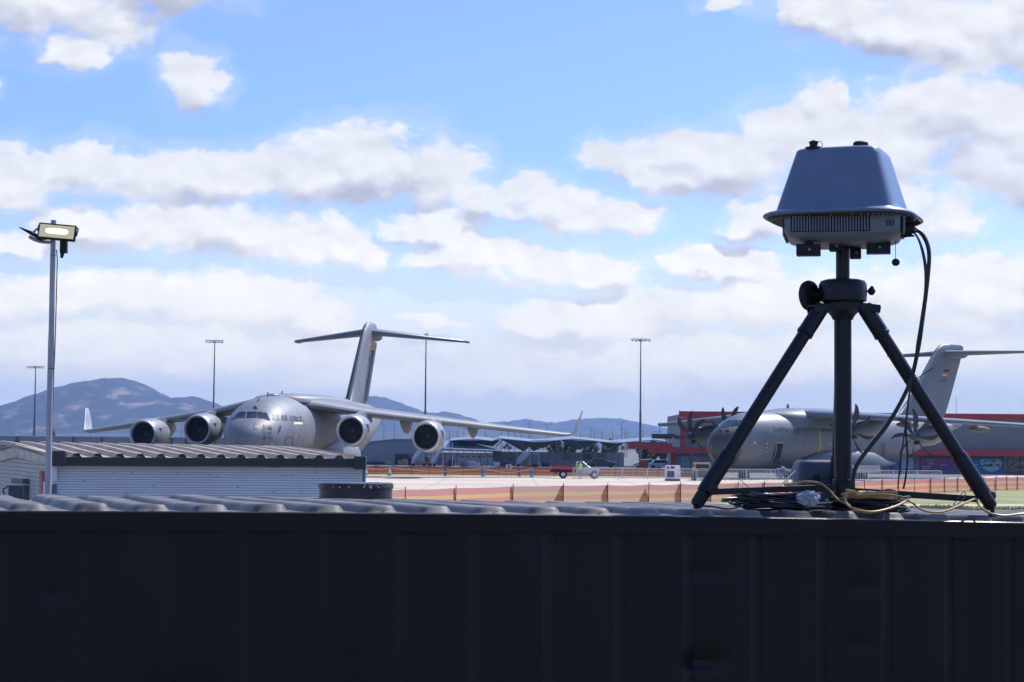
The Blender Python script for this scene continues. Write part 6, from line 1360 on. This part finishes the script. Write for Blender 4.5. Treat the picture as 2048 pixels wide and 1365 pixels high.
# coils of black cable
rnd = random.Random(11)
def coil(name, px, Y, rx, ry, turns, r, m, label, hgt, spread=.03, cat='cable coil', tilt=0.0, rr=rnd, zup=0.0):
    c = on_roof(px, Y); mb = MB(); c.z += .030 + r + zup
    for k in range(turns):
        a, b = rx * rr.uniform(.72, 1.05), ry * rr.uniform(.75, 1.05); ox, oy = rr.uniform(-spread, spread), rr.uniform(-spread, spread) * .5
        zz = hgt * k / turns; ph = rr.uniform(0, 6.28); tl2 = rr.uniform(-.06, .06) + tilt; pts = []
        for i in range(29):
            t = ph + 2 * math.pi * i / 28
            pts.append(c + Vector((ox + a * math.cos(t), oy + b * math.sin(t), zz + tl2 * a * math.cos(t) + .006 * math.sin(2 * t + ph))))
        mb.tube(pts, r, 7, caps=True)
    return tag(mb.build(name, m), label, cat)
coil('black_cable_coil', 1556, 7.55, .185, .13, 17, .0046, M_cab, 'loose black cable coil on the roof under the left tripod brace', .060)
coil('black_cable_coil', 1740, 7.62, .150, .10, 12, .0062, M_cab, 'thick black cable coil at the foot of the tripod column', .045)
coil('yellow_cable_coil', 1742, 7.50, .105, .075, 6, .0048, M_yel, 'small yellow cable coil lying on top of the thick black coil', .022, zup=.050, spread=.025)
cable('yellow_cable', [(1735, 984, 7.45), (1716, 990, 7.42), (1706, 982, 7.40), (1694, 987, 7.38), (1691, 1001, 7.36), (1700, 1014, 7.30), (1726, 1022.5, 7.27), (1752, 1023.5, 7.28), (1786, 1015, 7.34), (1810, 1004, 7.42), (1818, 999, 7.48)], .0050, M_yel, 'yellow cable looped over the roof edge beside the column foot')
cable('yellow_cable', [(1800, 999, 7.45), (1822, 1004, 7.42), (1836, 1016, 7.42), (1858, 1024, 7.42), (1885, 1024, 7.44), (1915, 1013, 7.5), (1945, 1000, 7.58), (1952, 999, 7.62), (1956, 1008, 7.6), (1966, 1019, 7.55), (1984, 1028, 7.5), (2010, 1032, 7.5), (2035, 1029, 7.55), (2070, 1026, 7.6)], .0046, M_yel, 'yellow cable trailing along the roof past the right tripod foot')
cable('yellow_cable', [(1566, 968, 7.9), (1580, 971, 7.85), (1600, 965, 7.75), (1618, 964, 7.7), (1640, 967, 7.62), (1656, 978, 7.58), (1672, 996, 7.55), (1684, 1004, 7.5), (1700, 1010, 7.45)], .0044, M_yel, 'yellow cable arching over the left brace from the case')
cable('black_cable', [(1591, 942, 8.3), (1578, 955, 8.1), (1566, 968, 7.9), (1568, 978, 7.85), (1580, 968, 7.85), (1592, 966, 8.0), (1600, 969, 8.2)], .0034, M_cab, 'short black leads looping beside the equipment case')
cable('black_cable', [(1396, 1012, 7.42), (1425, 1014, 7.42), (1460, 1018, 7.40), (1490, 1010, 7.45), (1520, 1000, 7.5)], .0034, M_cab, 'black cable running from the left tripod foot to the coil')
cable('black_cable', [(1785, 1002, 7.5), (1768, 996, 7.48), (1752, 990, 7.46), (1760, 984, 7.46), (1778, 980, 7.46), (1792, 984, 7.48), (1794, 992, 7.5)], .0036, M_cab, 'black cable end looping over the yellow coil')
# crumpled clear plastic bags
def bag(px, py, Y, rx, rz2, label, seed):
    rr = random.Random(seed); c = pw(px, py, Y); mb = MB(); bm = bmesh.new(); bmesh.ops.create_icosphere(bm, subdivisions=3, radius=1.0)
    for v in bm.verts:
        k = 1 + rr.uniform(-.26, .22); v.co = Vector((v.co.x * rx * k, v.co.y * rx * .7 * k, v.co.z * rz2 * k))
    mb.add([c + v.co for v in bm.verts], [tuple(x.index for x in f.verts) for f in bm.faces]); bm.free()
    return tag(mb.build('plastic_bag', M_bag, smooth=False), label, 'plastic bag')
M_bag = mat('clear_plastic_film', (0.42, 0.48, 0.60), 0.10, 0, 0.3, 60, alpha=0.55, spec=0.9, col2=(.12, .16, .24))
bag(1618, 997, 7.40, .046, .028, 'crumpled clear plastic bag tied on the black cable coil', 4)
bag(1562, 946, 8.0, .022, .022, 'small scrap of clear plastic on the leads beside the case', 9)
# black round vent can at the back of the roof
p = on_roof(715, 8.75); zt = pw(715, 966, 8.75).z - p.z
vent = empty('roof_vent', p, 0, 'round black vent can with tattered foil rim at the back of the container roof', 'vent')
M_can = mat('vent_black', (0.016, 0.018, 0.022), 0.32, 0, 0.2, 12, spec=0.6)
mb = MB(); mb.lathe([(.168, 0), (.168, zt - .022), (.16, zt - .022)], (0, 0, 0), n=56); mb.build('vent_body', M_can, vent)
mb = MB(); rr = random.Random(2); n_ = 72; r1 = []; r2 = []; r3 = []
for k in range(n_):
    a = 2 * math.pi * k / n_; w1 = rr.uniform(-.002, .003)
    r1.append((math.cos(a) * (.171 + w1), math.sin(a) * (.171 + w1), zt - .026 - rr.choice((0, 0, .004, .008)))); r2.append((math.cos(a) * .173, math.sin(a) * .173, zt - .003)); r3.append((math.cos(a) * .165, math.sin(a) * .165, zt + rr.uniform(0, .002)))
mb.loft([r1, r2, r3, [(x * .1, y * .1, zt + .001) for x, y, z in r3]], capa=False); lid = mb.build('lid', M_can, vent)
mb = MB()
for k in range(26):
    a = rr.uniform(-1.45, .5) if k > 5 else rr.uniform(-3.1, -1.5); r_ = .1745; z_ = zt - .016 + rr.uniform(-.007, .006); wv_ = rr.uniform(.004, .012)
    a2 = a + wv_ / r_; mb.add([(math.cos(a) * r_, math.sin(a) * r_, z_), (math.cos(a2) * r_, math.sin(a2) * r_, z_ + rr.uniform(-.002, .002)), (math.cos(a2) * (r_ + .001), math.sin(a2) * (r_ + .001), z_ + .005), (math.cos(a) * (r_ + .0015), math.sin(a) * (r_ + .0015), z_ + .004)], [(0, 1, 2, 3)])
mb.build('foil_tatters', mat('foil', (.75, .75, .75), .25, .7, var=.3), lid, smooth=False)
# ================================================================== lamp pole with two floodlights
M_galv = mat('galvanised_steel', (0.42, 0.425, 0.44), 0.45, 0.0, 0.15, 10, 0.05, 40, stretch=(1, 1, .3))
LZ = 15.0; lb = pw(95.5, 1003, LZ); lt = pw(107.3, 441, LZ)
lamp = empty('lamp_pole', (lb.x, lb.y, 0), 0, 'tall galvanised pole carrying two floodlights in front of the grey cabin', 'lamp pole')
def Lq(px, py, Y=LZ): return pw(px, py, Y) - Vector(lamp.location)
base_ = Vector((0 - .0, 0, 0)); top_ = Lq(107.3, 441); low = Lq(95.5, 1003); dirp = (top_ - low) / (top_.z - low.z)
base_ = low - dirp * low.z
mb = MB(); mb.tube([base_, low, Lq(102.5, 680), Lq(102.8, 668), top_], [.026, .026, .0245, .0225, .0215], 20); mb.build('pole', M_galv, lamp)
mb = MB(); c = Lq(102, 738); mb.cyl(c, c + dirp * .006, .0265); c = Lq(106, 512); mb.cyl(c, c + dirp * .004, .0235); mb.build('pole_band', M_blkm, lamp)
mb = MB(); mb.tube(bez([Lq(113, 500, LZ - .02), Lq(114.5, 520, LZ), Lq(114, 545, LZ), Lq(112, 620, LZ), Lq(110, 690), Lq(107, 760), Lq(104.5, 850), Lq(102.5, 930), Lq(101, 1000)], 4), .0045, 6); mb.build('lamp_cable', M_cab, lamp)
# front floodlight
M_led = mat('floodlight_glass', (0.50, 0.48, 0.32), 0.15, 0, 0.02, 3, emit=(1.0, .90, .52), estr=0.34)
M_led2 = mat('led_strip', (1, 1, .9), 0.3, emit=(1.0, .90, .62), estr=2.6)
fc = Lq(114.5, 465, LZ - .09)
fl = empty('floodlight', Vector(lamp.location) + fc, R(3), 'switched on black floodlight facing the camera at the pole top', 'floodlight', 'floodlights on the lamp pole')
tilt = Matrix.Rotation(R(-10), 3, 'X') @ Matrix.Rotation(R(4.5), 3, 'Y')
def T(v): return tilt @ Vector(v)
mb = MB(); mb.box((0, 0, 0), (.296, .036, .128), M=tilt); mb.build('housing', M_blkm, fl, bevel=.004)
mb = MB(); mb.box(T((0, -.0185, 0)), (.272, .006, .102), M=tilt); mb.build('glass', M_led, fl)
mb = MB(); c = []
for k in range(24):
    a = 2 * math.pi * k / 24; c.append(T((math.copysign(abs(math.cos(a)) ** .45, math.cos(a)) * .088, -.0222, math.copysign(abs(math.sin(a)) ** .8, math.sin(a)) * .021 + .002)))
mb.prism(c, T((0, -.0015, 0))); mb.build('led_strip', M_led2, fl)
mb = MB()
mb.tube([T((-.15, 0, 0)), T((-.158, .03, .05)), T((-.12, .06, .078)), T((.12, .06, .078)), T((.155, .03, .05)), T((.155, 0, 0))], .007, 8); mb.box(T((.152, -.002, -.005)), (.014, .02, .024), M=tilt); mb.build('bracket', M_blkm, fl)
mb = MB()
for k in range(9): mb.box(T((-.10 + k * .025, .03, -.01)), (.005, .03, .09), M=tilt)
mb.box((.045, .05, -.11), (.055, .05, .10)); mb.cyl((.035, .05, -.15), (.03, .05, -.20), .02, .010); mb.build('driver_box', M_blkm, fl)
# second floodlight, seen edge on, aimed left
fc2 = Lq(66, 469, LZ + .02)
fl2 = empty('floodlight', Vector(lamp.location) + fc2, 0, 'black floodlight seen edge on pointing left behind the lit one', 'floodlight', 'floodlights on the lamp pole')
t2 = Matrix.Rotation(R(27), 3, 'Y')
mb = MB(); mb.loft([[t2 @ Vector((-.105, y, z)) for y, z in ((-.07, -.004), (.07, -.004), (.07, .004), (-.07, .004))], [t2 @ Vector((0, y, z)) for y, z in ((-.08, -.012), (.08, -.012), (.08, .018), (-.08, .018))], [t2 @ Vector((.10, y, z)) for y, z in ((-.07, -.018), (.07, -.018), (.07, .012), (-.07, .012))]]); mb.build('housing', M_blkm, fl2, bevel=.003)
mb = MB(); mb.tube(bez([(.02, -.09, .0), (.05, -.085, .03), (.075, -.05, .05), (.09, 0, .055)], 5), .009, 8); mb.tube(bez([(-.03, 0, -.02), (.02, 0, -.045), (.08, 0, -.06), (.15, 0, -.062)], 5), .014, 8); mb.build('bracket', M_galv, fl2)
